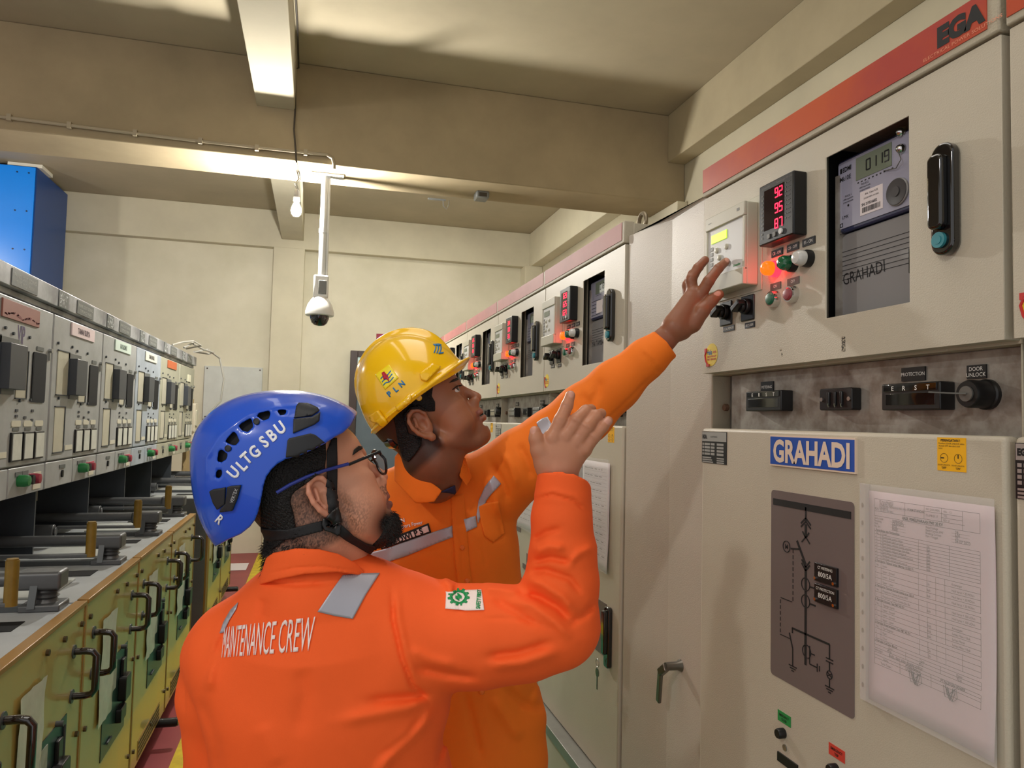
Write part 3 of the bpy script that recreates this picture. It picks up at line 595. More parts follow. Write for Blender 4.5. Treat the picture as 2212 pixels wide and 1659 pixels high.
# documents in clear sleeves
film = mat('clear_film', (235, 235, 235), .12, trans=.0, alpha=.22, coat=.6)
pinkp = mat('pinkish_paper', (222, 200, 204), .55)
def sheet(Y0, u0, v0, w_, h_, label, detail=False, group=None, tilt=0):
    tt = thing('document_sleeve', (XF-.002, Y0-u0, BASEZ+v0), label, 'document', group, RIGHT)
    n = 14; b = MB(); vs = []; r_ = random.Random(int(u0*999+Y0*77))
    ph = r_.random()*6
    for j in range(n+1):
        for i in range(n+1):
            a, c2 = i/n, j/n; z = .003+.0022*math.sin(a*5+ph)*math.sin(c2*4+ph)+.012*max(0, a-.75)*max(0, .3-c2)*4
            vs.append((a*w_, c2*h_+tilt*a*w_, z))
    fs = [(j*(n+1)+i, j*(n+1)+i+1, (j+1)*(n+1)+i+1, (j+1)*(n+1)+i) for j in range(n) for i in range(n)]
    o = MB().add(vs, fs).build('paper_sheet', pinkp if detail else paper_w, tt, smooth=True)
    s = o.modifiers.new('solid', 'SOLIDIFY'); s.thickness = .0006
    def Z(x, y): a, c2 = x/w_, y/h_; return .003+.0022*math.sin(a*5+ph)*math.sin(c2*4+ph)+.012*max(0, a-.75)*max(0, .3-c2)*4+.0006
    q = MB()
    def hl(x0, x1, y, t_=.0005):
        k = 8
        for i in range(k):
            a, c2 = x0+(x1-x0)*i/k, x0+(x1-x0)*(i+1)/k
            q.add([(a, y, Z(a, y)), (c2, y, Z(c2, y)), (c2, y+t_, Z(c2, y+t_)), (a, y+t_, Z(a, y+t_))], [(0, 1, 2, 3)])
    def vl(x, y0, y1, t_=.0005):
        k = 6
        for i in range(k):
            a, c2 = y0+(y1-y0)*i/k, y0+(y1-y0)*(i+1)/k
            q.add([(x, a, Z(x, a)), (x+t_, a, Z(x+t_, a)), (x+t_, c2, Z(x+t_, c2)), (x, c2, Z(x, c2))], [(0, 1, 2, 3)])
    def tx(s_, x, y, h, al='LEFT', bold=0, sx=.8):
        vs_, fs_ = text2d(s_, bold); 
        if not vs_: return
        xs = [p[0] for p in vs_]; ox = {'LEFT': min(xs), 'CENTER': (min(xs)+max(xs))/2}[al]; k = h/.7
        q.add([(x+(p[0]-ox)*k*sx, y+(p[1]-.35)*k, Z(x+(p[0]-ox)*k*sx, y)+.0001) for p in vs_], fs_)
    W_, H_ = w_, h_
    if detail:
        X = lambda a: .012+a*(W_-.034); Yv = lambda a: H_-.012-a*(H_-.075)
        hl(X(0), X(1), Yv(0)); hl(X(0), X(.88), Yv(.075)); hl(X(0), X(1), Yv(.105)); vl(X(0), Yv(.105), Yv(0)); vl(X(1), Yv(.105), Yv(0)); vl(X(.33), Yv(.075), Yv(0)); vl(X(.52), Yv(.075), Yv(0)); vl(X(.68), Yv(.075), Yv(0)); vl(X(.86), Yv(.105), Yv(0)); hl(X(.52), X(.86), Yv(.03)); hl(X(.68), X(.86), Yv(.052))
        for i, s_ in enumerate(('PT PLN (PERSERO)', 'UID JAWA TIMUR', 'JL EMBONG TRENGGULI NO 19-21', 'SURABAYA', 'TLP (031) 534 0651')): tx(s_, X(.06), Yv(.012+i*.013), .0032)
        tx('PLN', X(.008), Yv(.06), .004); tx('FORM STANDAR', X(.36), Yv(.035), .0038, bold=.02); tx('NO. DOKUMEN', X(.54), Yv(.015), .003); tx('F3.AMB.01.17', X(.54), Yv(.05), .0034); tx('HAL : 1-2', X(.7), Yv(.015), .003); tx('TGL', X(.7), Yv(.04), .003); tx('REV : 0', X(.7), Yv(.064), .003)
        tx('HASIL PEMELIHARAAN PMT 20 KV', X(.5), Yv(.09), .0044, 'CENTER', .03)
        for i, (a, b_) in enumerate((('Gardu Induk', 'SIMPANG'), ('Penyulang', 'GRAHADI'), ('Merk', 'EGA'), ('No. Seri', 'M60E'))): tx(a, X(0), Yv(.118+i*.0165), .0034); tx(b_, X(.2), Yv(.118+i*.0165), .0042, sx=.9); hl(X(.18), X(.34), Yv(.126+i*.0165), .0003)
        for i, (a, b_) in enumerate((('Rated Voltage', '24'), ('Rated Current PMT', '630'), ('Breaking Current', '25'), ('Hari / Tanggal', '04 07 2023'))): tx(a, X(.54), Yv(.118+i*.0165), .0034); tx(b_, X(.80), Yv(.118+i*.0165), .0042, sx=.9); hl(X(.77), X(.92), Yv(.126+i*.0165), .0003)
        tx('1. Pemeriksaan dan Pembersihan', X(0), Yv(.19), .0036, bold=.02)
        def table(y0, rows, dy, cols, lab, last=None):
            for i in range(rows+1): hl(X(0), X(1), Yv(y0+i*dy))
            for c2 in cols: vl(X(c2), Yv(y0+rows*dy), Yv(y0))
            for i in range(rows):
                tx(str(i) if i else 'No.', X(.02), Yv(y0+(i+.5)*dy), .0032); tx(lab[i], X(.09), Yv(y0+(i+.5)*dy), .0034)
                if last: tx(last[i], X(.77), Yv(y0+(i+.5)*dy), .0032)
                if i: tx(random.choice(('Baik', 'Ok', 'Baik')), X(.55), Yv(y0+(i+.5)*dy), .0036)
        table(.20, 9, .0185, (0, .07, .47, .75, 1-.002), ['Uraian', 'Pembersihan isolator lampu', 'Pemeriksaan kabel out going', 'Pemeriksaan mekanik closing / tripping', 'Pemeriksaan kekencangan baut-baut', 'Pemeriksaan mekanik penggerak', 'Pemeriksaan kondisi jaring kabel kontrol', 'Pemberian pelumas', 'Percobaan operasi secara manual'])
        tx('2. Pengukuran Tahanan Isolasi (Megger 10.000 V)', X(0), Yv(.378), .0036, bold=.02)
        table(.388, 4, .033, (0, .07, .47, .55, .63, .71, 1-.002), ['Uraian', 'Upper - Ground', 'Lower - Ground', 'Upper - Lower'], ['Keterangan', 'Hasil harus > 20 MOhm', 'Hasil harus > 20 MOhm', 'Hasil harus > 20 MOhm'])
        tx('3. Pengukuran Tahanan Kontak injeksi arus 100 A', X(0), Yv(.531), .0036, bold=.02)
        table(.54, 2, .032, (0, .07, .47, .55, .63, .71, 1-.002), ['Pengukuran Tahanan Kontak PMT', 'Pengukuran Tahanan Kontak Bus Bar'], ['Hasil harus < 100 uOhm', 'Hasil harus < 100 uOhm'])
        tx('4. Pengujian Vacuum Test PMT 40 KV', X(0), Yv(.615), .0036, bold=.02)
        table(.625, 4, .030, (0, .07, .47, .55, .63, .71, 1-.002), ['Tegangan injeksi', 'Upper - Ground', 'Lower - Ground', 'Upper - Lower'], ['Keterangan', 'Lampu Hijau = Baik', 'Lampu Merah', 'Lampu Hijau = Baik'])
        tx('5. Pengujian Keserempakan Test PMT 40 KV', X(0), Yv(.755), .0036, bold=.02)
        table(.765, 3, .03, (0, .07, .47, .55, .63, .71, .85, 1-.002), ['Tipe Pengujian', 'Open', 'Close'])
        tx('6. Pengujian Coil Dan Motor', X(0), Yv(.865), .0036, bold=.02)
        for i in range(3): hl(X(0), X(1), Yv(.875+i*.02))
        vl(X(0), Yv(.915), Yv(.875)); vl(X(1), Yv(.915), Yv(.875)); vl(X(.33), Yv(.915), Yv(.875)); vl(X(.66), Yv(.915), Yv(.875))
        tx('Close', X(.15), Yv(.885), .0034); tx('49.6', X(.14), Yv(.905), .0045); tx('Open', X(.47), Yv(.885), .0034); tx('49.1', X(.46), Yv(.905), .0045); tx('Motor', X(.8), Yv(.885), .0034); tx('70.6', X(.8), Yv(.905), .0045)
        tx('Keterangan', X(0), Yv(.925), .0034); tx('Baik, dan siap dioperasikan', X(.16), Yv(.927), .0048, sx=.9)
        for i in (0, 1, 2, 4): hl(X(0), X(1), Yv(.94+i*.018))
        vl(X(0), Yv(1.012), Yv(.94)); vl(X(1), Yv(1.012), Yv(.94)); vl(X(.27), Yv(1.012), Yv(.94)); vl(X(.57), Yv(1.012), Yv(.94))
        tx('PT PLN (Persero)', X(.33), Yv(.949), .0034, bold=.02); tx('UP2D Jawa Timur', X(.33), Yv(.967), .0034); tx('PT PALEYORA POWER', X(.66), Yv(.949), .0036, bold=.02); tx('Nama', X(.1), Yv(.967), .0034); tx('Tanda Tangan', X(.07), Yv(.995), .0034)
        for cx_ in (.42, .74):
            pts = [(X(cx_)+.014*math.sin(k*.9)*(1-k/26), Yv(1.0)+.010*math.sin(k*1.7), 0) for k in range(22)]
            q.tube([(p[0], p[1], Z(p[0], p[1])+.0003) for p in pts], .0004, 4)
        q.build('form_print', ink, tt)
    else:
        for i in range(26):
            y = H_-.02-i*(H_-.04)/26; hl(.015, W_-.02, y, .0004)
            if i % 2 == 0:
                x = .02
                while x < W_-.05:
                    k = r_.uniform(.01, .03); hl(x, x+k, y-.005, .002); x += k+r_.uniform(.004, .02)
        q.build('form_print', taggrey, tt)
    fb = MB().box(-.013, W_+.006, -.004, H_+.011, .0095, .0099)
    fb.build('clear_sleeve', film, tt)
    if detail:
        sp = MB().box(-.013, -.001, -.003, H_+.010, .001, .0093).build('punched_strip', mat('milky_strip', (196, 186, 172), .3), tt)
        for i in range(11): MB().prism(circ(-.007, .02+i*(H_-.03)/10.5, .0022, 12, .004), .0093, .0098).build('punch_hole', mat('strip_hole', (150, 138, 122), .5), sp)
    return tt
sheet(1.552, .545, .640, .228, .332, 'white maintenance form in a clear sleeve, right of the mimic diagram on the GRAHADI cabinet', True)
for i in range(3):
    sheet(2.80+i*.79, .47, .62, .235, .33, ['creased form in a clear sleeve on the cabinet just left of the blank panel', 'form in a clear sleeve on the second cabinet from the blank panel', 'form in a clear sleeve on the third cabinet from the blank panel'][i])
# key hanging from the lower lock of the cabinet behind the pointing arm
kp = Vector((XF-.03, 2.80-.695, BASEZ+.36))
t = thing('key_ring', kp, 'small keys hanging from the lower door lock behind the older worker\'s elbow', 'key')
MB().tube([(0, x, z-.012) for x, z in circ(0, 0, .012, 16)], .0012, 6, closed=True).build('ring', steel, t)
MB().prism(circ(.0, -.04, .013, 16), -.001, .001, T=lambda p: (p[2], p[0], p[1])).box(-.001, .001, -.003, .003, -.09, -.05).build('key', mat('pewter', (1, 1, 1)), t)
# ------------------------------------------------------------------ left-hand switchgear row
XL = -1.03; PW = .71
lgrey = mat('worn_grey_enamel', (172, 175, 176), .42, .1, col2=(150, 152, 152), vscale=5, thr=(.35, .7), bump=.06, bscale=30)
lblue = mat('bluish_lit_enamel', (176, 186, 198), .4, .1, col2=(150, 160, 172), vscale=6, thr=(.35, .7))  # bluish light on the fourth panel, put into its enamel colour
lbeige = mat('pale_khaki_enamel', (172, 172, 154), .45, .1, var=.1)
ltop = mat('top_trim_grey', (170, 172, 176), .4, .2, col2=(120, 122, 126), vscale=7, thr=(.4, .6))
slate = mat('slate_back_sheet', (66, 72, 78), .45, .2, var=.2, vscale=4)
creamg = mat('cream_glass', (196, 192, 174), .3, var=.1, vscale=12); whiteg = mat('white_window', (214, 216, 208), .3, var=.12, vscale=25)
dkgrey = mat('dark_grey_case', (62, 66, 74), .4); engr = mat('engraved_grey', (96, 100, 100), .4); pinkl = mat('pink_label', (196, 84, 110), .5)
bt_g = mat('green_knob', (34, 120, 62), .35); bt_r = mat('crimson_knob', (150, 42, 62), .35)
names = [('', 'VIP', (150, 96, 84), (70, 60, 90), 'grey switchgear panel with the handwritten VIP under a stripped copper plate', lgrey),
         ('TAMAN SURYA', '', (226, 206, 208), (60, 30, 50), 'grey switchgear panel with the white TAMAN SURYA plate', lgrey),
         ('RAYALOM K', '', (206, 222, 212), (40, 70, 60), 'grey switchgear panel with the pale green plate, third along the left row', lgrey),
         ('TAMAN BUNGKUL', '', (218, 216, 206), (60, 60, 60), 'switchgear panel tinted for bluish light, fourth along the left row', lblue),
         ('', '', (190, 100, 60), (190, 90, 60), 'khaki-grey switchgear panel with the plain orange plate', lbeige),
         ('', '', (226, 224, 200), (80, 80, 80), 'khaki-grey switchgear panel at the far end of the left row', lbeige)]
for i, (nm, hand, pc, tc_, lab, M0) in enumerate(names):
    Y0 = 2.597+i*PW
    t = thing('switchgear_cubicle', (XL, Y0, 0), lab, 'cabinet', 'grey switchgear panels along the left', LEFT)
    MB().box(0, PW, 1.29, 2.02, -1.3, -.022).build('carcass', M0, t)
    MB().box(0, PW, 0, 1.29, -1.3, -.33).build('back_sheet', slate, t)
    MB().box(0, .012, 1.035, 1.29, -.33, -.03).build('side_fin', slate, t)
    # top trim band with engraved plates
    MB().box(0, PW-.003, 2.022, 2.096, -.5, .012).box(0, PW, 2.0, 2.022, -.5, -.01).build('top_trim', ltop, t, bevel=.003)
    o = MB().box(.235, .475, 2.028, 2.086, .012, .015).build('engraved_plate', engr, t)
    MB().text('PANEL OUT GOING', .355, 2.067, .015, .014, sx=1.15).text('TYPE M.G/ MAIN', .355, 2.044, .015, .014, sx=1.15).build('lettering', mat('pale_engraving', (170, 172, 168), .5), o)
    r_ = random.Random(i); q = MB()
    o = MB().box(.0, .12, 2.024, 2.092, .012, .0145).build('scratched_plate', engr, t)
    for k in range(26): a, b_ = r_.uniform(.01, .105), r_.uniform(2.03, 2.083); q.bar((a, b_, .0148), (a+r_.uniform(-.014, .014), b_+r_.uniform(-.012, .012), .0148), .004, .0006)
    q.build('scratches', mat('white_scratch', (208, 212, 214), .5), o)
    # main door
    MB().box(.008, PW-.006, 1.40, 1.993, -.022, 0).build('panel_door', M0, t, bevel=.005)
    MB().box(.008, .345, 1.288, 1.394, -.022, -.003).build('lower_flap', M0, t, bevel=.004); MB().box(.352, PW-.006, 1.288, 1.394, -.022, -.003).build('lower_flap', M0, t, bevel=.004)
    MB().cyl((PW-.035, 1.84, 0), (PW-.035, 1.84, .012), .009, n=14).box(PW-.040, PW-.030, 1.80, 1.84, .002, .006).build('door_latch', steel, t)
    # name plate
    pm = mat('plate_%d' % i, pc, .5); x0, x1, zz0, zz1 = (.20, .54, 1.915, 1.978) if i == 0 else (.213, .546, 1.93, 1.985)
    if i == 5: x0, x1, zz0, zz1 = .36, .50, 1.87, 1.93
    o = MB().box(x0, x1, zz0, zz1, 0, .006).build('name_plate', pm, t, bevel=.001)
    if i == 0:
        q = MB()
        for k in range(60): a = r_.uniform(.21, .53); q.bar((a, 1.922+.012*abs(math.sin(a*17)), .0063), (a+.012, 1.924+.016*abs(math.sin(a*23+1)), .0063), .004, .0006)
        q.build('worn_edge', mat('rust_red', (120, 40, 34), .6), o)
        MB().text('VIP', .385, 1.872, .0003, .062, bold=.02, sx=.55).build('handwriting', mat('violet_pen', (84, 66, 110), .5), t)
    if nm: MB().text(nm, (x0+x1)/2, (zz0+zz1)/2, .006, .024, bold=.04, sx=.75 if len(nm) < 12 else .55).build('lettering', mat('ltr_%d' % i, tc_, .5), o)
    # openings and instruments
    def win(a, b_, c, d, m_, proud=.003, name='blank_window', fr=True):
        o_ = MB().box(a, b_, c, d, 0, proud).build(name, m_, t, bevel=.001)
        if fr: MB().box(a-.005, b_+.005, d, d+.004, 0, proud+.003).box(a-.005, b_+.005, c-.004, c, 0, proud+.003).box(b_, b_+.005, c, d, 0, proud+.003).build('window_edge', slate, o_)
        return o_
    win(.066, .20, 1.67, 1.85, creamg); win(.36, .455, 1.645, 1.815, creamg, .002)
    o = MB().box(.205, .355, 1.672, 1.828, 0, .035).build('meter_case', dkgrey, t, bevel=.002)
    MB().box(.20, .36, 1.828, 1.85, 0, .006).build('case_bracket', engr, o); MB().box(.225, .335, 1.655, 1.672, 0, .006).build('case_bracket', engr, o)
    o = MB().rbox(.505, .645, 1.632, 1.822, 0, .004, .012).build('relay_window', dk, t)
    MB().rbox(.512, .638, 1.640, 1.814, .0035, .0045, .01).build('window_glass', dk, o)
    MB().box(.54, .61, 1.83, 1.845, 0, .003).build('name_tag', engr, t)
    win(.066, .185, 1.432, 1.618, creamg, .002)
    for k in range(3):
        a = .335+k*.112
        o = MB().box(a, a+.094, 1.418, 1.522, 0, .007).build('indicator_window', black, t, bevel=.001)
        MB().box(a+.010, a+.090, 1.424, 1.516, .006, .009).build('window_face', whiteg, o)
        MB().box(a+.02, a+.075, 1.527, 1.538, 0, .0025).build('name_tag', engr, t)
        MB().prism(rrect(a+.005, a+.088, 1.542, 1.564, .008, 3), 0, .0025).build('paper_tag', mat('cream_tag', (206, 202, 184), .6), t)
    MB().box(.215, .31, 1.436, 1.456, 0, .0025).build('paper_tag', mat('cream_tag', (1, 1, 1)), t)
    for k, (a, b_) in enumerate(((.38, 1.60), (.53, 1.60), (.46, 1.575), (.38, 1.56+.02), (.53, 1.585-.02), (.06, 1.88), (.24, 1.88), (.31, 1.868), (.50, 1.64), (.40, 1.635), (.10, 1.655), (.46, 1.87))):
        MB().rbox(a-.011, a+.011, b_-.005, b_+.005, 0, .003, .002).build('bolt', dkgrey, t) if k < 5 else MB().cyl((a, b_, 0), (a, b_, .006), .006, n=10).build('bolt', slate, t)
    # lower controls
    MB().box(.17, .24, 1.36, 1.375, -.003, 0).build('name_tag', engr, t); MB().rbox(.195, .212, 1.322, 1.352, -.003, .004, .008).build('keyhole', black, t)
    MB().box(.41, .47, 1.362, 1.378, -.003, .0).box(.475, .53, 1.362, 1.378, -.003, .0).build('name_tag', engr, t)
    MB().lathe([(.022, -.003), (.022, .02), (.018, .034), (.004, .036)], (.445, 1.345, 0), n=20).build('green_knob', bt_g, t)
    MB().lathe([(.018, -.003), (.018, .028), (.004, .03)], (.505, 1.345, 0), n=20).build('black_knob', black, t)
    MB().lathe([(.02, -.003), (.02, .02), (.018, .034), (.004, .036)], (.552, 1.345, 0), n=20).build('red_knob', bt_r, t)
    o = MB().box(.585, .665, 1.30, 1.365, -.003, -.0005).build('maker_label', mat('cream_tag', (1, 1, 1)), t)
    if i: MB().box(.585, .665, 1.335, 1.365, -.0005, .0002).build('label_band', pinkl, o)
    # gear under the panel
    q = MB()
    for a in (.60, .635): q.tube([(a, 1.29, -.30), (a, 1.15, -.305), (a+.004, 1.02, -.30)], .0035, 6)
    q.build('rod', slate, t)
    q = MB()
    for k in range(3): q.cyl((.57, 1.215-k*.022, -.30), (.66, 1.215-k*.022, -.30), .009, n=10)
    q.build('insulator', mat('brown_porcelain', (128, 116, 100), .4, .2), t)
    MB().box(.66, .70, 1.17, 1.27, -.25, -.245).build('hanging_card', creamg, t)
    MB().rbox(.10, .16, 1.08, 1.12, -.33, -.30, .01).rbox(.20, .215, 1.05, 1.10, -.33, -.32, .006).rbox(.24, .255, 1.05, 1.10, -.33, -.32, .006).build('terminal', lgrey, t)
    q = MB()
    for a, b_ in ((.05, 1.22), (.30, 1.22), (.45, 1.18), (.30, 1.06), (.45, 1.08)): q.cyl((a, b_, -.33), (a, b_, -.315), .010, n=10)
    q.build('bolt', engr, t)
# withdrawable breaker trucks
gold = mat('olive_gold_enamel', (184, 156, 84), .28, .05, col2=(168, 156, 92), vscale=2.6, thr=(.35, .65), coat=.35)
gold_e = mat('ochre_edge', (150, 112, 54), .35, .1)
tgrey = mat('truck_top_grey', (176, 180, 182), .38, .2, var=.14, vscale=5); tdark = mat('truck_dark_grey', (78, 82, 84), .4, .25)
iron = mat('grey_cast_iron', (96, 98, 100), .42, .5, var=.15, vscale=14); ochre = mat('ochre_grip', (128, 100, 34), .4, var=.25, vscale=18)
teal_d = mat('dark_teal_recess', (34, 58, 56), .3); blkh = mat('black_handle', (26, 18, 20), .12, coat=1); mesh_m = mat('vent_dark', (40, 34, 30), .6)
XT = -.672
def truck(Y0, lab, full=True):
    t = thing('breaker_truck', (XT, Y0, 0), lab, 'switchgear', 'gold breaker trucks', LEFT)
    Wd = .703
    MB().box(.004, Wd-.004, .10, .985, -.62, -.022).build('truck_body', tdark, t)
    MB().box(.002, Wd-.002, .985, 1.004, -.64, -.004).build('top_plate', tgrey, t, bevel=.003)
    MB().box(.01, Wd-.01, 1.004, 1.03, -.60, -.56).box(Wd-.09, Wd-.055, 1.004, 1.022, -.6, -.05).build('top_rail', tdark, t, bevel=.002)
    MB().box(.06, .34, 1.004, 1.012, -.42, -.13).build('lid', mat('pale_lid', (184, 188, 184), .4, var=.15, vscale=9), t, bevel=.003)
    MB().box(.40, .50, 1.004, 1.006, -.30, -.10).build('slot', dk, t)
    MB().box(.0, Wd, .13, 1.008, -.022, 0).build('front_panel', gold, t, bevel=.004, seg=3)
    MB().box(.0, Wd, .998, 1.012, -.030, .004).box(Wd-.012, Wd, .13, 1.0, -.02, .003).build('panel_edge', gold_e, t, bevel=.002)
    for a in (.085, .60):
        o = MB().tube([(a, .885, 0), (a, .885, .035), (a, .882, .052), (a, .870, .062), (a, .77, .062), (a, .757, .052), (a, .754, .035), (a, .754, 0)], .0105, 12).build('pull_handle', blkh, t)
        MB().cyl((a, .885, 0), (a, .885, .004), .02, n=16).cyl((a, .754, 0), (a, .754, .004), .02, n=16).build('handle_foot', tdark, o)
    vs = []; fs = []; n = 8; rr = random.Random(int(Y0*50))
    for j in range(n+1):
        for k in range(n+1): vs.append((.17+.18*k/n, .90-.36*j/n, .004+.006*rr.random()))
    for j in range(n):
        for k in range(n): fs.append((j*(n+1)+k, (j+1)*(n+1)+k, (j+1)*(n+1)+k+1, j*(n+1)+k+1))
    MB().add(vs, fs).build('plastic_sleeve', mat('crinkled_sleeve', (204, 202, 190), .35, coat=.2, var=.12, vscale=20), t)
    o = MB().box(.24, .56, .40, .72, 0, .0025).build('recess_window', teal_d, t)
    MB().box(.25, .40, .60, .70, .002, .004).build('label_card', mat('pale_card', (166, 172, 160), .5), o)
    MB().rbox(.44, .52, .53, .62, .002, .03, .012).box(.46, .50, .60, .68, .002, .014).rbox(.42, .50, .46, .51, .002, .022, .008).build('interlock_lever', black, o, bevel=.003)
    MB().tube([(.53, .70, .006), (.53, .45, .006)], .004, 6).tube([(.30, .44, .006), (.36, .44, .006)], .004, 6).build('link_rod', tdark, o)
    MB().cyl((.47, .725, 0), (.47, .725, .02), .008, n=12).build('knob', tdark, t)
    for a, b_ in ((.03, .95), (.36, .955), (.66, .95), (.03, .60), (.66, .62), (.03, .22), (.36, .20), (.66, .24), (.50, .95)):
        MB().cyl((a, b_, 0), (a, b_, .008), .009, n=8).build('bolt', mat('bolt_brown', (88, 74, 50), .4, .5), t)
    o = MB().box(.12, .56, .145, .225, 0, .002).build('vent_panel', gold_e, t)
    q = MB()
    for j in range(4):
        for k in range(16): q.box(.13+k*.027, .149+k*.027, .152+j*.018, .163+j*.018, .0015, .0026)
    q.build('vent_slots', mesh_m, o)
    MB().cyl((.60, .11, -.02), (.60, .11, .075), .021, n=18).cyl((.60, .11, .075), (.60, .11, .082), .018, n=18).build('foot_pedal', black, t)
    for a in (.10, .60): MB().cyl((a-.0, .05, -.12), (a, .05, -.08), .05, n=20).build('wheel', tdark, t)
    for a in (.10, .60): MB().cyl((a-.0, .05, -.52), (a, .05, -.48), .05, n=20).build('wheel', tdark, t)
    # isolator shaft and its bellows foot
    if full:
        pz_ = 1.004; px_ = -.10
        o = MB().box(.60, .698, pz_+.0, pz_+.02, px_-.055, px_+.055).build('shaft_foot', iron, t, bevel=.004)
        MB().lathe([(.036, .02), (.030, .03), (.038, .037), (.030, .044), (.036, .052), (.030, .06)], (.66, pz_, px_), ax=(0, 1, 0), n=20).build('bellows', iron, o)
        MB().rbox(.615, .698, pz_+.06, pz_+.115, px_-.075, px_+.05, .012).build('shaft_head', iron, t, bevel=.008, seg=3)
        MB().cyl((.66, pz_+.088, px_-.05), (.66, pz_+.088, -.66), .0215, n=20).build('shaft', iron, t)
        MB().bar((.60, pz_+.01, px_-.02), (.62, pz_+.075, px_-.02), .01, .02).build('stay', tdark, t)
        a = .37; o = MB().bar((a, 1.085, -.10), (a, 1.085, -.42), .03, .012, (0, 1, 0)).build('crank_arm', iron, t, bevel=.003)
        MB().cyl((a, 1.08, -.095), (a, 1.20, -.095), .0165, n=18).cyl((a, 1.2, -.095), (a, 1.205, -.095), .014, n=18).build('crank_grip', ochre, o)
        MB().cyl((a-.03, 1.072, -.42), (a-.03, 1.072, -.56), .03, n=20).cyl((a-.03, 1.072, -.55), (a-.03, 1.072, -.66), .018, n=16).cyl((a-.03, 1.072, -.418), (a-.03, 1.072, -.412), .018, n=16).build('crank_hub', iron, o, bevel=.002)
    return t
truck(1.165, 'gold breaker truck cut off by the lower left corner')
truck(1.882, 'gold breaker truck in the lower left with the largest crinkled sleeve'); truck(2.600, 'gold breaker truck second from the lower left, under the VIP panel'); truck(3.318, 'gold breaker truck under the TAMAN SURYA panel'); truck(4.036, 'gold breaker truck last before the gap in the row')
truck(5.46, 'gold breaker truck first beyond the gap, left of the blue helmet'); truck(6.17, 'farthest gold breaker truck, beside the red walkway')
t = thing('breaker_truck', (XT-.02, 5.405, 0), 'plain grey end screen standing beyond the gap between the gold trucks', 'screen', None, LEFT)
t.name = 'end_screen'
MB().box(0, .05, .10, 1.03, -.64, 0).build('side_sheet', mat('mid_grey_sheet', (104, 106, 106), .4, .2, var=.1), t, bevel=.004)
MB().box(.0, .05, .12, 1.0, 0, .012).build('edge_strip', gold_e, t)
# things at the end of the row
t = thing('control_board', (-1.07, 6.87, 0), 'tan wooden board with a cream handset at the far end of the left row', 'board', None, LEFT)
MB().box(0, .30, .9, 1.74, -.03, 0).build('board_panel', mat('tan_board', (176, 152, 108), .6, var=.15), t, bevel=.003)
o = MB().rbox(.06, .22, 1.44, 1.70, 0, .05, .02).build('handset', mat('cream_plastic', (208, 200, 180), .4), t, bevel=.006)
MB().rbox(.08, .20, 1.50, 1.64, .05, .06, .01).build('handset_face', creamg, o); MB().rbox(.08, .24, 1.36, 1.43, 0, .06, .01).build('cradle', mat('cream_plastic', (1, 1, 1)), t)
t = thing('loose_cable', (-1.02, 6.52, 2.125), 'loose grey cable looping over the far end of the left row', 'cable')
MB().tube([(0, -.3, 0), (.05, -.2, .05), (.02, 0, .06), (.08, .15, .03), (.14, .3, .02), (.1, .35, .01), (0, .2, .01), (.1, .25, .04), (.18, .42, -.02), (.22, .44, -.2), (.2, .44, -.4), (.12, .42, -.5)], .008, 8).build('cable', mat('grey_wire', (1, 1, 1)), t)
MB().tube([(-.05, -.5, .0), (0, -.35, .04), (.06, -.25, .06), (.1, -.1, .04), (0, -.2, .0)], .007, 8).build('cable', mat('grey_wire', (1, 1, 1)), t)
t = thing('fallen_paper', (-.78, 8.3, .002), 'pale sheet of paper lying on the red floor', 'paper')
MB().box(-.12, .14, -.18, .2, 0, .002).build('sheet', paper_w, t)
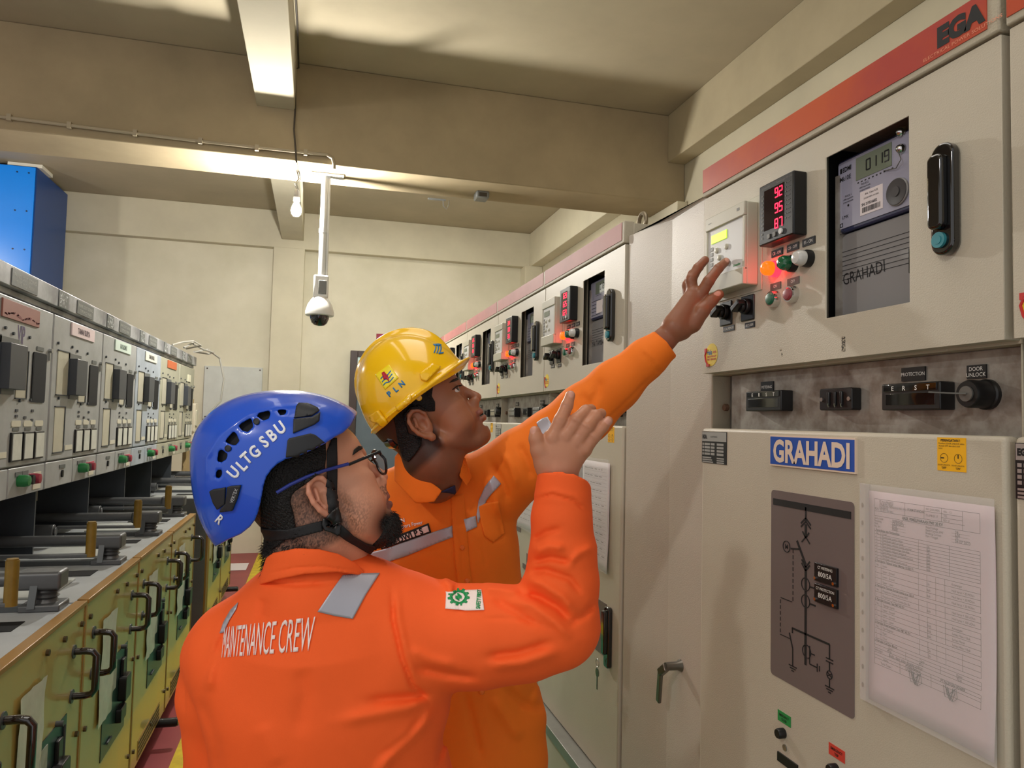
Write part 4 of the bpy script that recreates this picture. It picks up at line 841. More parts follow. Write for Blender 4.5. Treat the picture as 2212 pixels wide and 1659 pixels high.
# ------------------------------------------------------------------ sculpting with distance fields
def _n(v): v = np.asarray(v, float); return v/np.linalg.norm(v)
class Vol:
    def __init__(s, origin, B, lo, hi, h, sc=(1, 1, 1)):
        s.o = np.array(origin, float); s.B = np.array(B, float); s.sc = np.array(sc, float); s.h = h; s.lo = np.array(lo, float)
        n = np.ceil((np.array(hi)-s.lo)/h).astype(int)+1; s.n = n
        s.F = np.full(tuple(n), 60., np.float32); s.pc = None
        s.ax = [(s.lo[i]+h*np.arange(n[i])).astype(np.float32) for i in range(3)]
    def copy(s):
        c = object.__new__(Vol); c.__dict__ = dict(s.__dict__); c.F = s.F.copy(); return c
    def world(s, P):            # local millimetres -> world metres
        return s.o+(np.asarray(P, float)*s.sc*.001)@s.B
    def loc(s, p): return ((np.array(p, float)-s.o)@s.B.T)/s.sc*1000
    def P(s, x, y, dep): return s.loc(at(x, y, dep))
    def pix(s):
        if s.pc is None:
            X, Y, Z = np.meshgrid(*s.ax, indexing='ij')
            W = s.world(np.stack([X, Y, Z], -1).reshape(-1, 3))-np.array([0, 0, CAMZ]); d = W@_f
            s.pc = ((1106+F*(W@_r)/d).astype(np.float32).reshape(X.shape), (829.5-F*(W@_u)/d).astype(np.float32).reshape(X.shape))
        return s.pc
    def blk(s, lo, hi):
        a = np.maximum(np.floor((np.array(lo)-s.lo)/s.h).astype(int), 0); b = np.minimum(np.ceil((np.array(hi)-s.lo)/s.h).astype(int)+1, s.n)
        if (b <= a).any(): return None, None
        sl = tuple(slice(a[i], b[i]) for i in range(3))
        return sl, [s.ax[0][sl[0]][:, None, None], s.ax[1][sl[1]][None, :, None], s.ax[2][sl[2]][None, None, :]]
    def comb(s, sl, d, k, op):
        a = s.F[sl]
        if op == 's': a, d = a, -d
        if op == 'u':
            if k: h = np.clip(.5+.5*(d-a)/k, 0, 1); r = d+(a-d)*h-k*h*(1-h)
            else: r = np.minimum(a, d)
        else:
            if k: h = np.clip(.5-.5*(d-a)/k, 0, 1); r = d+(a-d)*h+k*h*(1-h)
            else: r = np.maximum(a, d)
        s.F[sl] = r
    def ell(s, c, r, k=0, R=None, op='u', mir=False):
        if mir: s.ell((c[0], -c[1], c[2]), r, k, None if R is None else R*np.array([[1, -1, 1], [-1, 1, -1], [1, -1, 1]]), op)
        c = np.array(c, float); r = np.array(r, float); m = max(r)+k*1.6+14
        sl, G = s.blk(c-m, c+m) if op != 'i' else s.blk(s.lo-9, s.lo+s.n*s.h+9)
        if sl is None: return s
        x, y, z = G[0]-c[0], G[1]-c[1], G[2]-c[2]
        if R is not None: x, y, z = (R[i][0]*x+R[i][1]*y+R[i][2]*z for i in range(3))
        k0 = np.sqrt((x/r[0])**2+(y/r[1])**2+(z/r[2])**2); k1 = np.sqrt((x/r[0]**2)**2+(y/r[1]**2)**2+(z/r[2]**2)**2)+1e-6
        s.comb(sl, k0*(k0-1)/k1, k, op); return s
    def cone(s, a, b, ra, rb, k=0, op='u', mir=False, fl=None):
        # capsule between a and b with radii ra, rb; fl=(axis vector, factor) flattens it across that axis
        if mir: s.cone((a[0], -a[1], a[2]), (b[0], -b[1], b[2]), ra, rb, k, op)
        a = np.array(a, float); b = np.array(b, float); m = max(ra, rb)*(fl[1] if fl and fl[1] > 1 else 1)+k*1.6+14
        sl, G = s.blk(np.minimum(a, b)-m, np.maximum(a, b)+m)
        if sl is None: return s
        d = b-a; L2 = d@d+1e-9
        px, py, pz = G[0]-a[0], G[1]-a[1], G[2]-a[2]
        t = np.clip((px*d[0]+py*d[1]+pz*d[2])/L2, 0, 1)
        qx, qy, qz = px-t*d[0], py-t*d[1], pz-t*d[2]
        rr = ra+(rb-ra)*t
        if fl:
            v = _n(fl[0]); q = qx*v[0]+qy*v[1]+qz*v[2]; e = q*(1/fl[1]-1); qx, qy, qz = qx+e*v[0], qy+e*v[1], qz+e*v[2]
            dd = (np.sqrt(qx*qx+qy*qy+qz*qz)-rr)*min(1, fl[1])
        else: dd = np.sqrt(qx*qx+qy*qy+qz*qz)-rr
        s.comb(sl, dd, k, op); return s
    def chain(s, pts, rs, k=0, **kw):
        for i in range(len(pts)-1): s.cone(pts[i], pts[i+1], rs[i], rs[i+1], k, **kw)
        return s
    def poly(s, pts, op='i', k=0, side=None):       # cut by a prism seen from the front; distance in millimetres
        X, Y = s.pix(); pts = np.array(pts, np.float32); n = len(pts)
        d = np.full(X.shape, 1e9, np.float32); ins = np.zeros(X.shape, bool)
        for i in range(n):
            a, b = pts[i], pts[(i+1) % n]; e = b-a; wx, wy = X-a[0], Y-a[1]
            t = np.clip((wx*e[0]+wy*e[1])/(e@e+1e-9), 0, 1); d = np.minimum(d, (wx-e[0]*t)**2+(wy-e[1]*t)**2)
            c = ((a[1] > Y) != (b[1] > Y)) & (X < (b[0]-a[0])*(Y-a[1])/(b[1]-a[1]+1e-12)+a[0]); ins ^= c
        dd = np.sqrt(d)*s.mmpp; dd = np.where(ins, -dd, dd)
        if side is not None: dd = np.maximum(dd, side)
        if op == 'get': return dd
        sl = (slice(None),)*3; s.comb(sl, dd, k, op); return s
    def folds(s, L, ydep=None):         # cloth folds: (polyline in the front view, height mm, width px)
        X, Y = s.pix()
        for pts, A, wd in L:
            pts = np.array(pts, np.float32); x0, y0 = pts.min(0)-wd*3; x1, y1 = pts.max(0)+wd*3
            m = (X > x0) & (X < x1) & (Y > y0) & (Y < y1) & (abs(s.F) < 30)
            xs, ys = X[m], Y[m]; d = np.full(xs.shape, 1e9, np.float32); n = len(pts)-1; T = np.zeros(xs.shape, np.float32)
            for i in range(n):
                a, b = pts[i], pts[i+1]; e = b-a; wx, wy = xs-a[0], ys-a[1]; t = np.clip((wx*e[0]+wy*e[1])/(e@e), 0, 1)
                q = (wx-e[0]*t)**2+(wy-e[1]*t)**2; u_ = q < d; d = np.where(u_, q, d); T = np.where(u_, (i+t)/n, T)
            s.F[m] -= 1.35*A*np.exp(-d/wd**2)*np.clip(np.minimum(T, 1-T)*5, .15, 1)
        return s
    def nets(s, iso=0.):
        Fd = s.F-iso; sg = Fd < 0; h = s.h
        c = [sg[i:sg.shape[0]-1+i, j:sg.shape[1]-1+j, k:sg.shape[2]-1+k] for i in (0, 1) for j in (0, 1) for k in (0, 1)]
        cnt = sum(x.astype(np.int8) for x in c); I = np.argwhere((cnt > 0) & (cnt < 8)); del c, cnt
        idx = np.full(tuple(np.array(sg.shape)-1), -1, np.int64); idx[tuple(I.T)] = np.arange(len(I))
        acc = np.zeros((len(I), 3)); num = np.zeros(len(I))
        cor = [(i, j, k) for i in (0, 1) for j in (0, 1) for k in (0, 1)]
        val = [Fd[I[:, 0]+i, I[:, 1]+j, I[:, 2]+k] for i, j, k in cor]
        for a in range(8):
            for b in range(a+1, 8):
                df = [cor[b][q]-cor[a][q] for q in range(3)]
                if sum(abs(q) for q in df) != 1: continue
                va, vb = val[a], val[b]; m = (va < 0) != (vb < 0); t = np.where(m, va/(va-vb+1e-12), 0)
                for q in range(3): acc[:, q] += np.where(m, cor[a][q]+t*df[q], 0)
                num += m
        V = (I+acc/num[:, None])*h+s.lo; Q = []
        for ax in range(3):
            sh = [slice(None)]*3; s0 = list(sh); s1 = list(sh); s0[ax] = slice(0, -1); s1[ax] = slice(1, None)
            A, Bq = sg[tuple(s0)], sg[tuple(s1)]; E = np.argwhere(A != Bq); o1, o2 = [q for q in range(3) if q != ax]
            ok = (E[:, o1] > 0) & (E[:, o2] > 0) & (E[:, o1] < sg.shape[o1]-1) & (E[:, o2] < sg.shape[o2]-1); E = E[ok]; fl = A[tuple(E.T)]
            def g(a, b): e = E.copy(); e[:, o1] -= a; e[:, o2] -= b; return idx[tuple(e.T)]
            q = np.stack([g(1, 1), g(0, 1), g(0, 0), g(1, 0)], 1)
            if ax == 1: fl = ~fl
            q[~fl] = q[~fl][:, ::-1]; Q.append(q)
        return V, np.concatenate(Q)
    def mesh(s, iso=0., smooth=2, pick=None):
        V, Q = s.nets(iso)
        if smooth:
            e = np.concatenate([Q[:, [0, 1]], Q[:, [1, 2]], Q[:, [2, 3]], Q[:, [3, 0]]])
            for it in range(smooth):
                for lam in (.5, -.52):
                    S = np.zeros_like(V); n = np.zeros(len(V)); np.add.at(S, e[:, 0], V[e[:, 1]]); np.add.at(n, e[:, 0], 1); np.add.at(S, e[:, 1], V[e[:, 0]]); np.add.at(n, e[:, 1], 1)
                    V = V+lam*(S/np.maximum(n, 1)[:, None]-V)
        return V, Q
def to_obj(name, V, Q, m, parent=None, col=None, label=None):
    me = bpy.data.meshes.new(name); me.vertices.add(len(V)); me.vertices.foreach_set('co', np.asarray(V, np.float32).ravel())
    n = len(Q); me.loops.add(n*4); me.loops.foreach_set('vertex_index', np.asarray(Q, np.int32).ravel()); me.polygons.add(n)
    me.polygons.foreach_set('loop_start', np.arange(n, dtype=np.int32)*4); me.update(calc_edges=True); me.validate()
    me.materials.append(m); me.shade_smooth()
    if col is not None:
        a = me.color_attributes.new('Col', 'FLOAT_COLOR', 'POINT'); c = np.ones((len(V), 4), np.float32); c[:, :3] = col; a.data.foreach_set('color', c.ravel())
    o = bpy.data.objects.new(name, me); C.objects.link(o)
    if parent: o.parent = parent; o.matrix_parent_inverse = Matrix.Translation(parent.location).inverted()
    if label: o['label'] = label
    return o
def bvh(*VQ):
    vs = []; fs = []
    for V, Q in VQ: k = len(vs); vs += [tuple(p) for p in V]; fs += [tuple(int(i)+k for i in q) for q in Q]
    return BVHTree.FromPolygons(vs, fs)
CO = Vector((0, 0, CAMZ))
def drop(bv, x, y, off):
    d = at(x, y, 1)-CO; d.normalize(); h = bv.ray_cast(CO, d)
    if h[0] is None:
        best = bv.find_nearest(CO+d*1.3)
        return best[0]-d*off if False else None
    n = h[1]; 
    if n.dot(d) > 0: n = -n
    return h[0]+n*off
def stick(name, polys, bv, off, m, parent, th=.0, L=7, verts=None, label=None, bank=None):
    # flat shapes given in the front view are laid onto the surface of a body or helmet
    bm = bmesh.new()
    if verts is not None:
        vv = [bm.verts.new((x, y, 0)) for x, y in verts[0]]
        for f in verts[1]:
            try: bm.faces.new([vv[i] for i in f])
            except ValueError: pass
    for P in polys:
        vv = [bm.verts.new((x, y, 0)) for x, y in P]; bm.faces.new(vv)
    bmesh.ops.triangulate(bm, faces=bm.faces[:])
    for it in range(6):
        ee = [e for e in bm.edges if e.calc_length() > L]
        if not ee: break
        bmesh.ops.subdivide_edges(bm, edges=ee, cuts=1); bmesh.ops.triangulate(bm, faces=[f for f in bm.faces if len(f.verts) > 3])
    bad = []; pos = {}
    for v in bm.verts:
        p = drop(bv, v.co.x, v.co.y, off)
        if p is None: bad.append(v)
        else: pos[v] = p
    for v, p in pos.items(): v.co = p
    bmesh.ops.delete(bm, geom=bad, context='VERTS')
    # throw away triangles stretched across a silhouette
    bmesh.ops.delete(bm, geom=[f for f in bm.faces if max(e.calc_length() for e in f.edges) > L*.0035+.004], context='FACES')
    c = sum((v.co for v in bm.verts), Vector())/max(1, len(bm.verts))
    for f in bm.faces:
        f.normal_update()
        if f.normal.dot(CO-f.calc_center_median()) < 0: f.normal_flip()
    me = bpy.data.meshes.new(name); bm.to_mesh(me); bm.free(); me.materials.append(m); me.shade_smooth()
    o = bpy.data.objects.new(name, me); C.objects.link(o)
    if parent: o.parent = parent; o.matrix_parent_inverse = Matrix.Translation(parent.location).inverted()
    if th: q = o.modifiers.new('solid', 'SOLIDIFY'); q.thickness = th; q.offset = 1
    if label: o['label'] = label
    return o
def glyphs(txt, cx, cy, h, ang=0, sx=1, bold=0, al='CENTER', shear=0):
    vs, fs = text2d(txt, bold); xs = [p[0] for p in vs]; ox = {'CENTER': (min(xs)+max(xs))/2, 'LEFT': min(xs)}[al]; k = h/.7; a = math.radians(ang); o = []
    for p in vs:
        u_, v_ = (p[0]-ox)*k*sx, (p[1]-.35)*k; u_ += shear*v_
        o.append((cx+u_*math.cos(a)-v_*math.sin(a), cy-(u_*math.sin(a)+v_*math.cos(a))))
    return o, fs
def view_basis(x, y, tilt=0, yaw=0, roll=0):
    # rows: forward(X), side(Y), up(Z) for a head seen in right profile at this spot; tilt = chin up, yaw > 0 turns the face to the camera
    v = _n(ray(x, y)); r = _n(_r-v*(_r@v)); u_ = np.cross(r, v)
    t, w_ = math.radians(tilt), math.radians(yaw)
    X = math.cos(t)*r+math.sin(t)*u_; Z = -math.sin(t)*r+math.cos(t)*u_; Yv = v
    X2 = math.cos(w_)*X-math.sin(w_)*Yv; Y2 = math.sin(w_)*X+math.cos(w_)*Yv
    if roll: q = math.radians(roll); Y3 = math.cos(q)*Y2+math.sin(q)*Z; Z3 = -math.sin(q)*Y2+math.cos(q)*Z; return np.array([X2, Y3, Z3])
    return np.array([X2, Y2, Z])
def rotY(a): a = math.radians(a); return np.array([[math.cos(a), 0, -math.sin(a)], [0, 1, 0], [math.sin(a), 0, math.cos(a)]])
def head(v, fat=1., lips=1., noseW=1., brow=1., tip=1., lx=0):
    v.ell((-6, 0, 56), (97, 75, 76)).ell((-32, 0, 18), (64, 62, 58), 20)
    v.ell((44, 0, 52), (53, 61, 48), 18).ell((44, 0, 2), (49, 59*fat, 60), 18)
    v.ell((38, 0, -46), (52, 51*fat, 40), 18).ell((80, 0, -79), (20, 25, 18), 16).cone((10, 50, -46), (68, 22, -80), 15, 13, 14, mir=True)
    v.ell((62, 41, 0), (25, 18, 17), 14, mir=True).ell((56, 36*fat, -30), (30, 21*fat, 30), 16, mir=True)
    v.cone((78, 30, 39), (92, 9, 37), 9*brow, 9*brow, 10, mir=True)
    v.ell((97, 34, 24), (15, 16, 12), 9, op='s', mir=True)
    v.cone((88, 0, 33), (108, 0, 0), 7, 8.5, 9).ell((111, 0, -8), (9.5*tip, 9*noseW*tip, 8.5*tip), 6).ell((101, 12*noseW, -13), (11*tip, 6.5*tip, 8*tip), 4, mir=True)
    v.ell((87, 0, -30), (20, 28, 22), 12).ell((86, 0, -62), (15, 24, 16), 12).ell((52, 0, -76), (34, 30, 20), 16)
    v.ell((98+lx, 0, -37), (9, 21+lx, 5.5*lips), 4).ell((97+lx, 0, -49), (9.5, 18+lx, 6.5*lips), 4).ell((108+lx, 0, -43), (14+lx, 27+lx, 1.5), 2.0, op='s').ell((96, 0, -61), (8, 16, 5), 6, op='s')
    v.ell((78, 31, 25), (14.5, 14.5, 14.5), 5, mir=True)
    v.ell((108, 6.2*noseW, -19), (5, 3, 3), 1.5, op='s', mir=True)
    # ears
    for s_ in (1, -1):
        e = lambda x, y, z: (x, s_*y, z)
        v.ell(e(-8, 73, 2), (17, 5, 29), 5).ell(e(-2, 70, -4), (12, 9, 18), 5)
        pts = [e(8, 74, 6), e(8, 77, 17), e(2, 79, 28), e(-8, 81, 33), e(-19, 83, 29), e(-25, 84, 17), e(-25, 84, 3), e(-21, 82, -10), e(-13, 79, -21), e(-4, 75, -28)]
        v.chain(pts, [3, 3.6, 4, 4.2, 4.4, 4.4, 4.2, 4.2, 4.6, 6], 2.2)
        v.chain([e(-14, 78, 18), e(-16, 79, 4), e(-11, 77, -9)], [3.4, 3.8, 3.4], 2.5)
        v.ell(e(-5, 82, 1), (8.5, 8, 12), 2.5, op='s').ell(e(-19, 85, 12), (2.4, 5, 13), 2, op='s').cone(e(6, 74, 2), e(4, 74, -7), 3.6, 3.4, 3).ell(e(-3, 75, -29), (8, 5, 8), 3)
    return v
class Man: pass
def col3(c): return np.array(srgb(*c)[:3])
def hash3(P, s=1.): q = np.sin(P@np.array([12.9898, 78.233, 37.719])*s)*43758.5453; return q-np.floor(q)
def eyeball(v, parent, side=-1, look=(1, 0, 0), iris=(52, 30, 20)):
    c = np.array([78, side*31, 25.]); r_ = 12.8; lk = _n(look); n = 40
    vs = []; fs = []; 
    for i in range(n+1):
        for j in range(n*2):
            a, b = math.pi*i/n, math.pi*j/n; vs.append(c+r_*np.array([math.cos(a), math.sin(a)*math.cos(b), math.sin(a)*math.sin(b)]))
    for i in range(n):
        for j in range(n*2): k = (j+1) % (n*2); fs.append((i*n*2+j, i*n*2+k, (i+1)*n*2+k, (i+1)*n*2+j))
    vs = np.array(vs); d = ((vs-c)/r_)@lk; cc = np.tile(col3((214, 206, 200)), (len(vs), 1)); cc[d > .84] = col3(iris); cc[d > .965] = col3((8, 6, 6))
    return to_obj('eye', v.world(vs), np.array(fs), mat('eye_surface', (200, 200, 200), .08, attr='Col', coat=1), parent, cc)
# ------------------------------------------------------------------ people
def skin_mat(name):
    m = mat(name, (180, 120, 90), .42, attr='Col', bump=.04, bscale=420, var=.05, vscale=30)
    b = m.node_tree.nodes['Principled BSDF']; b.inputs['Subsurface Weight'].default_value = .12; b.inputs['Subsurface Radius'].default_value = (.012, .005, .003); b.inputs['Subsurface Scale'].default_value = .5
    return m
skin = skin_mat('skin')
def cloth_mat(name, col):
    return mat(name, col, .78, var=.05, vscale=7, bump=.10, bscale=900)
or1 = cloth_mat('fluorescent_orange_cloth', (255, 100, 36)); or2 = cloth_mat('orange_cloth', (244, 122, 22))
tape = mat('silver_tape', (172, 172, 182), .38, .25, bump=.05, bscale=700)
hair_m = mat('black_hair', (16, 13, 13), .55, bump=.5, bscale=380); hair_f = mat('short_brown_black_hair', (48, 36, 32), .6, bump=.5, bscale=500, var=.35, vscale=160)
strap_m = mat('black_webbing', (20, 20, 23), .6, bump=.15, bscale=900)
CB = np.array([_r, _u, -_f])
def vol(x, y, dep, lo, hi, h):
    v = Vol(np.array(at(x, y, dep)), CB, lo, hi, h); v.mmpp = dep/F*1000; return v
def cat(*L):
    V = []; Q = []; Cc = []; k = 0
    for v_, q_, c_ in L: V.append(v_); Q.append(q_+k); Cc.append(c_); k += len(v_)
    return np.concatenate(V), np.concatenate(Q), np.concatenate(Cc)
def c4(L): return [(x*.3014+400, y*.3014+820) for x, y in L]
def c5(L): return [(x*.3134+750, y*.3134+680) for x, y in L]
def c6(L): return [(x*.434+380, y*.434+1150) for x, y in L]
# ---------------- older worker, seen from behind
DO = 1.16
MO = thing('person', (.02, 1.22, 0), 'worker with the blue helmet seen from behind in fluorescent orange coveralls, one hand raised', 'person')
hB = view_basis(689, 1085, 27, -12)
H = Vol(np.array(at(689, 1085, DO)), hB, (-118, -96, -215), (132, 96, 140), 1.9, (.99, 1, 1.09)); H.mmpp = DO/F*1000
head(H, fat=1.06, lips=1.15, noseW=1.15)
nk = [np.array([-22, 0, -30.]), H.P(676, 1190, DO+.0), H.P(678, 1250, DO+.01), H.P(684, 1330, DO+.05)]
H.chain(nk, [62, 68, 70, 66], 14)
H.cone(H.P(735, 1150, DO), H.P(744, 1215, DO+.01), 34, 34, 18)
V, Q = H.mesh(smooth=3)
def o_col(P):
    n1 = hash3(np.round(P/1.2)); c = np.tile(col3((212, 150, 120)), (len(P), 1)); x, y, z = P.T; ay = abs(y)
    red = np.exp(-((x-112)**2/300+(z+6)**2/300+y**2/300)); c = c*(1-.25*red[:, None])+col3((200, 110, 96))*.25*red[:, None]
    ear = np.clip((ay-72)/8, 0, 1)*np.exp(-((x+6)**2+(z)**2)/2500); c = c*(1-.4*ear[:, None])+col3((200, 128, 108))*.4*ear[:, None]
    lip = ((x > 88) & (z > -56) & (z < -31) & (ay < 24)); c[lip] = col3((150, 96, 86))
    d = np.exp(-((x-78)/34)**2-((z+76)/27)**2)*1.3; mu = ((x > 84) & (z < -20) & (z > -34) & (ay < 30))*.65*(n1 > .25)
    st = .42*np.exp(-((z+48)/26)**2)*np.exp(-((x-30)/40)**2)*(n1 > .45)+.35*np.exp(-((z+20)/30)**2)*np.exp(-((x-18)/12)**2)*(n1 > .4)
    m = np.clip(np.maximum(np.maximum(d, mu), st), 0, .96)
    hairz = np.clip((22-x)/14, 0, 1)*np.clip((z+64)/10, 0, 1)*np.clip((90-ay)/2, 0, 1)*(ay < 76)*(.55+.45*n1); nape = np.clip((-40-x)/14, 0, 1)*(.6+.4*n1)
    m = np.maximum(m, np.maximum(hairz*.92, nape)*(~((ay > 70) & (x > -30) & (abs(z) < 38)))); m[(ay > 73.5) & (x > -29) & (x < 12)] = 0
    return c*(1-m[:, None])+col3((26, 19, 18))*m[:, None]
headO = (H.world(V), Q, o_col(V)); bvO = bvh((headO[0], Q))
# hand pointing, back of the hand to the camera
DH = 1.18; G = vol(1215, 960, DH, (-85, -120, -90), (95, 110, 70), 1.7)
def p_(x, y, d=0): return G.P(x, y, DH+d)
k = .75
G.chain([p_(1208, 1110), p_(1207, 1060), p_(1208, 1020), p_(1212, 985)], [30, 29, 28, 29], 8, fl=((0, 0, 1), .72))
for m_, r_ in (((1192, 948), 19), ((1222, 944), 19), ((1246, 956), 18), ((1262, 972), 15)):
    G.cone(p_(1208, 1015, .004), p_(m_[0], m_[1], .002), 24, r_*.82, 9)
G.chain([p_(1182, 1010, .0), p_(1166, 972, -.004), p_(1158, 948, -.006), p_(1156, 932, -.006)], [19, 14.5, 11, 9], 6)
G.cone(p_(1180, 1000), p_(1196, 950), 17, 12, 9)
G.chain([p_(1194, 948, -.002), p_(1211, 908, -.004), p_(1225, 876, .002), p_(1232, 854, .008)], [13.5, 11, 9.6, 8], 3.5)
G.chain([p_(1222, 944, -.002), p_(1246, 908, -.006), p_(1266, 888, .008), p_(1277, 884, .026)], [13.5, 11.5, 10, 8.4], 3.5)
G.chain([p_(1246, 956, -.002), p_(1268, 922, -.008), p_(1288, 898, .002), p_(1299, 893, .016)], [13.2, 11, 9.6, 8.2], 3.5)
G.chain([p_(1262, 971, .0), p_(1283, 944, -.006), p_(1302, 922, -.002), p_(1314, 909, .004)], [12, 10, 9, 7.6], 3.5)
for x, y in ((1194, 946), (1222, 942), (1246, 955), (1263, 970)): G.ell(p_(x, y, -.010), (9, 9, 6), 6)
for x, y, r_ in ((1212, 906, 8), (1225, 876, 7), (1244, 911, 8), (1267, 924, 8), (1282, 946, 7)): G.folds([([(x-12, y-4), (x+10, y+5)], -.7, 2.0), ([(x-12, y+1), (x+10, y+10)], -.6, 2.0)])
V, Q = G.mesh(smooth=2)
def hand_col(P, base, nails, vv):
    c = np.tile(col3(base), (len(P), 1))
    for q in nails:
        d = np.linalg.norm((P-q[0])/np.array(q[1]), axis=1); w_ = np.clip((1.1-d)*6, 0, 1)[:, None]; c = c*(1-w_)+col3((206, 150, 130))*w_
    return c
nl = [(p_(1235, 848, -.002), (6, 8, 8)), (p_(1313, 911, -.002), (7, 6, 9)), (p_(1292, 896, .012), (7, 5, 9)), (p_(1151, 928, -.012), (5, 7, 8))]
handO = (G.world(V), Q, hand_col(V, (188, 130, 100), nl, G))
# torso with the raised sleeve
T = vol(760, 1450, 1.18, (-300, -400, -190), (425, 335, 170), 3.1)
def t_(x, y, d=0): return T.P(x, y, 1.18+d)
mm = 1.18/F*1000
T.ell(t_(706, 1500, .0), (268*mm, 235*mm, 128), 0).ell(t_(716, 1750, .01), (272*mm, 330*mm, 125), 40)
T.cone(t_(520, 1405, .01), t_(860, 1370, -.0), 84, 92, 40).cone(t_(684, 1285, -.02), t_(690, 1350, -.01), 88, 112, 46)
T.cone(t_(600, 1330, .0), t_(800, 1308, -.01), 62, 66, 50)
T.chain([t_(478, 1420, .03), t_(462, 1500, .035), t_(470, 1680, .06), t_(520, 1860, -.02)], [62, 54, 50, 44], 22)
T.chain([t_(905, 1375, 0), t_(1040, 1374, -.01), t_(1130, 1368, -.01), t_(1198, 1350, 0)], [92, 75, 69, 68], 24)
T.chain([t_(1202, 1345, 0), t_(1213, 1255, 0), t_(1216, 1190, 0), t_(1213, 1120, 0), t_(1217, 1070, 0)], [70, 58, 51.5, 46.5, 45], 14)
T.cone(t_(1215, 1072, 0), t_(1219, 1026, 0), 45.5, 43, 2)
T.cone(t_(1221, 1040, 0), t_(1228, 960, 0), 37, 35, 1, op='s')
T.poly([(1120, 1010), (1165, 1022), (1211, 1019), (1243, 1025), (1268, 1038), (1278, 1052), (1400, 1052), (1400, 900), (1100, 900)], op='s')
T.folds([  # sleeve crook, armhole seam, back drape
 ([(1133, 1252), (1170, 1262), (1215, 1290), (1250, 1330)], 7, 11), ([(1129, 1283), (1165, 1290), (1205, 1312), (1235, 1345)], -7, 8), ([(1140, 1235), (1180, 1232), (1230, 1250), (1262, 1290)], -6, 8),
 ([(1148, 1195), (1185, 1180), (1225, 1185)], 6, 10), ([(1148, 1215), (1190, 1205), (1240, 1215)], -6, 7), ([(1150, 1170), (1180, 1150), (1215, 1140)], -4, 7), ([(1285, 1180), (1250, 1195), (1225, 1225)], 4, 8),
 ([(1100, 1292), (1150, 1308), (1200, 1345), (1240, 1385)], 6, 11), ([(1060, 1290), (1110, 1320), (1165, 1355)], -5, 9), ([(1288, 1300), (1262, 1330), (1225, 1350)], -4, 8), ([(1050, 1440), (1130, 1432), (1215, 1405)], 5, 12), ([(1040, 1420), (1120, 1410), (1200, 1385)], -5, 9),
 ([(1130, 1282), (1080, 1272), (1040, 1268)], 5, 10), ([(975, 1262), (990, 1290), (1000, 1330)], -4, 9), ([(955, 1248), (972, 1262), (978, 1285)], 6, 10),
 ([(846, 1270), (850, 1340), (868, 1420), (890, 1480), (930, 1515)], -4.5, 5), ([(858, 1270), (862, 1340), (880, 1420), (902, 1475)], 3, 8), ([(930, 1512), (880, 1530), (800, 1545), (720, 1560)], 5, 14), ([(930, 1500), (870, 1508), (780, 1515)], -5, 10), ([(940, 1520), (905, 1570), (850, 1620), (800, 1700)], 6, 14), ([(925, 1535), (880, 1590), (820, 1640)], -5, 10),
 ([(890, 1440), (960, 1455), (1040, 1465)], -5, 10), ([(880, 1400), (930, 1425), (990, 1440)], 4, 12), ([(470, 1380), (455, 1440), (452, 1500)], 5, 12), ([(425, 1500), (450, 1550), (468, 1610), (475, 1680)], -2.2, 12), ([(500, 1340), (470, 1400), (440, 1460)], -4, 8),
 ([(560, 1255), (640, 1262), (720, 1258)], -4, 6), ([(570, 1290), (560, 1340)], -3, 12), ([(640, 1600), (660, 1500), (650, 1440)], -3, 20), ([(600, 1660), (560, 1560)], 3, 22),
 ([(985, 1540), (960, 1590), (945, 1659)], -5, 8), ([(1000, 1560), (985, 1620)], 4, 9), ([(1030, 1335), (1140, 1338), (1200, 1362)], -1.6, 3.5), ([(1150, 1080), (1190, 1068), (1240, 1082), (1276, 1115)], -2.6, 3), ([(1155, 1072), (1195, 1060), (1244, 1072), (1276, 1100)], 1.4, 5)])
V, Q = T.mesh(smooth=2); torO = (T.world(V), Q)
to_obj('coveralls', torO[0], Q, or1, MO, label='fluorescent orange coverall top')
# hidden link keeps head, chest and hand one figure
K = vol(760, 1450, 1.18, (-200, -330, -110), (400, 330, 110), 8)
for a, b, ra, rb in (((690, 1500), (690, 1800), 80, 80), ((690, 1300), (690, 1500), 50, 80), ((690, 1400), (900, 1390), 50, 45), ((900, 1380), (1195, 1350), 40, 36), ((1200, 1345), (1212, 1100), 36, 24), ((690, 1400), (500, 1420), 50, 40)):
    K.cone(K.P(*a, 1.2), K.P(*b, 1.2 if a[0] < 1190 else 1.18), ra, rb, 12)
V, Q = K.mesh(smooth=1); coreO = (K.world(V), Q, np.tile(col3((180, 126, 100)), (len(V), 1)))
V, Q, cc = cat(headO, handO, coreO); to_obj('body', V, Q, skin, MO, cc)
bvT = bvh(torO); bvH = bvh((handO[0], handO[1])); bvHT = bvh(torO, (headO[0], headO[1]))
# collar
Kc = vol(690, 1220, DO, (-120, -75, -120), (120, 75, 120), 2.2); kp_ = lambda x, y, d=0: Kc.P(x, y, DO+d)
Kc.cone(kp_(690, 1285), kp_(685, 1190), 95, 85, 0).cone(kp_(689, 1320), kp_(684, 1100), 85, 74, 1, op='s')
Kc.poly([(575, 1205), (590, 1194), (640, 1184), (690, 1186), (730, 1196), (770, 1217), (792, 1240), (775, 1242), (730, 1236), (660, 1240), (600, 1252), (560, 1264), (560, 1250)], op='i', k=2)
Kc.folds([([(575, 1240), (640, 1226), (700, 1224), (780, 1236)], -1.5, 2.5)])
V, Q = Kc.mesh(smooth=2); colO = (Kc.world(V), Q); to_obj('collar', colO[0], Q, or1, MO)
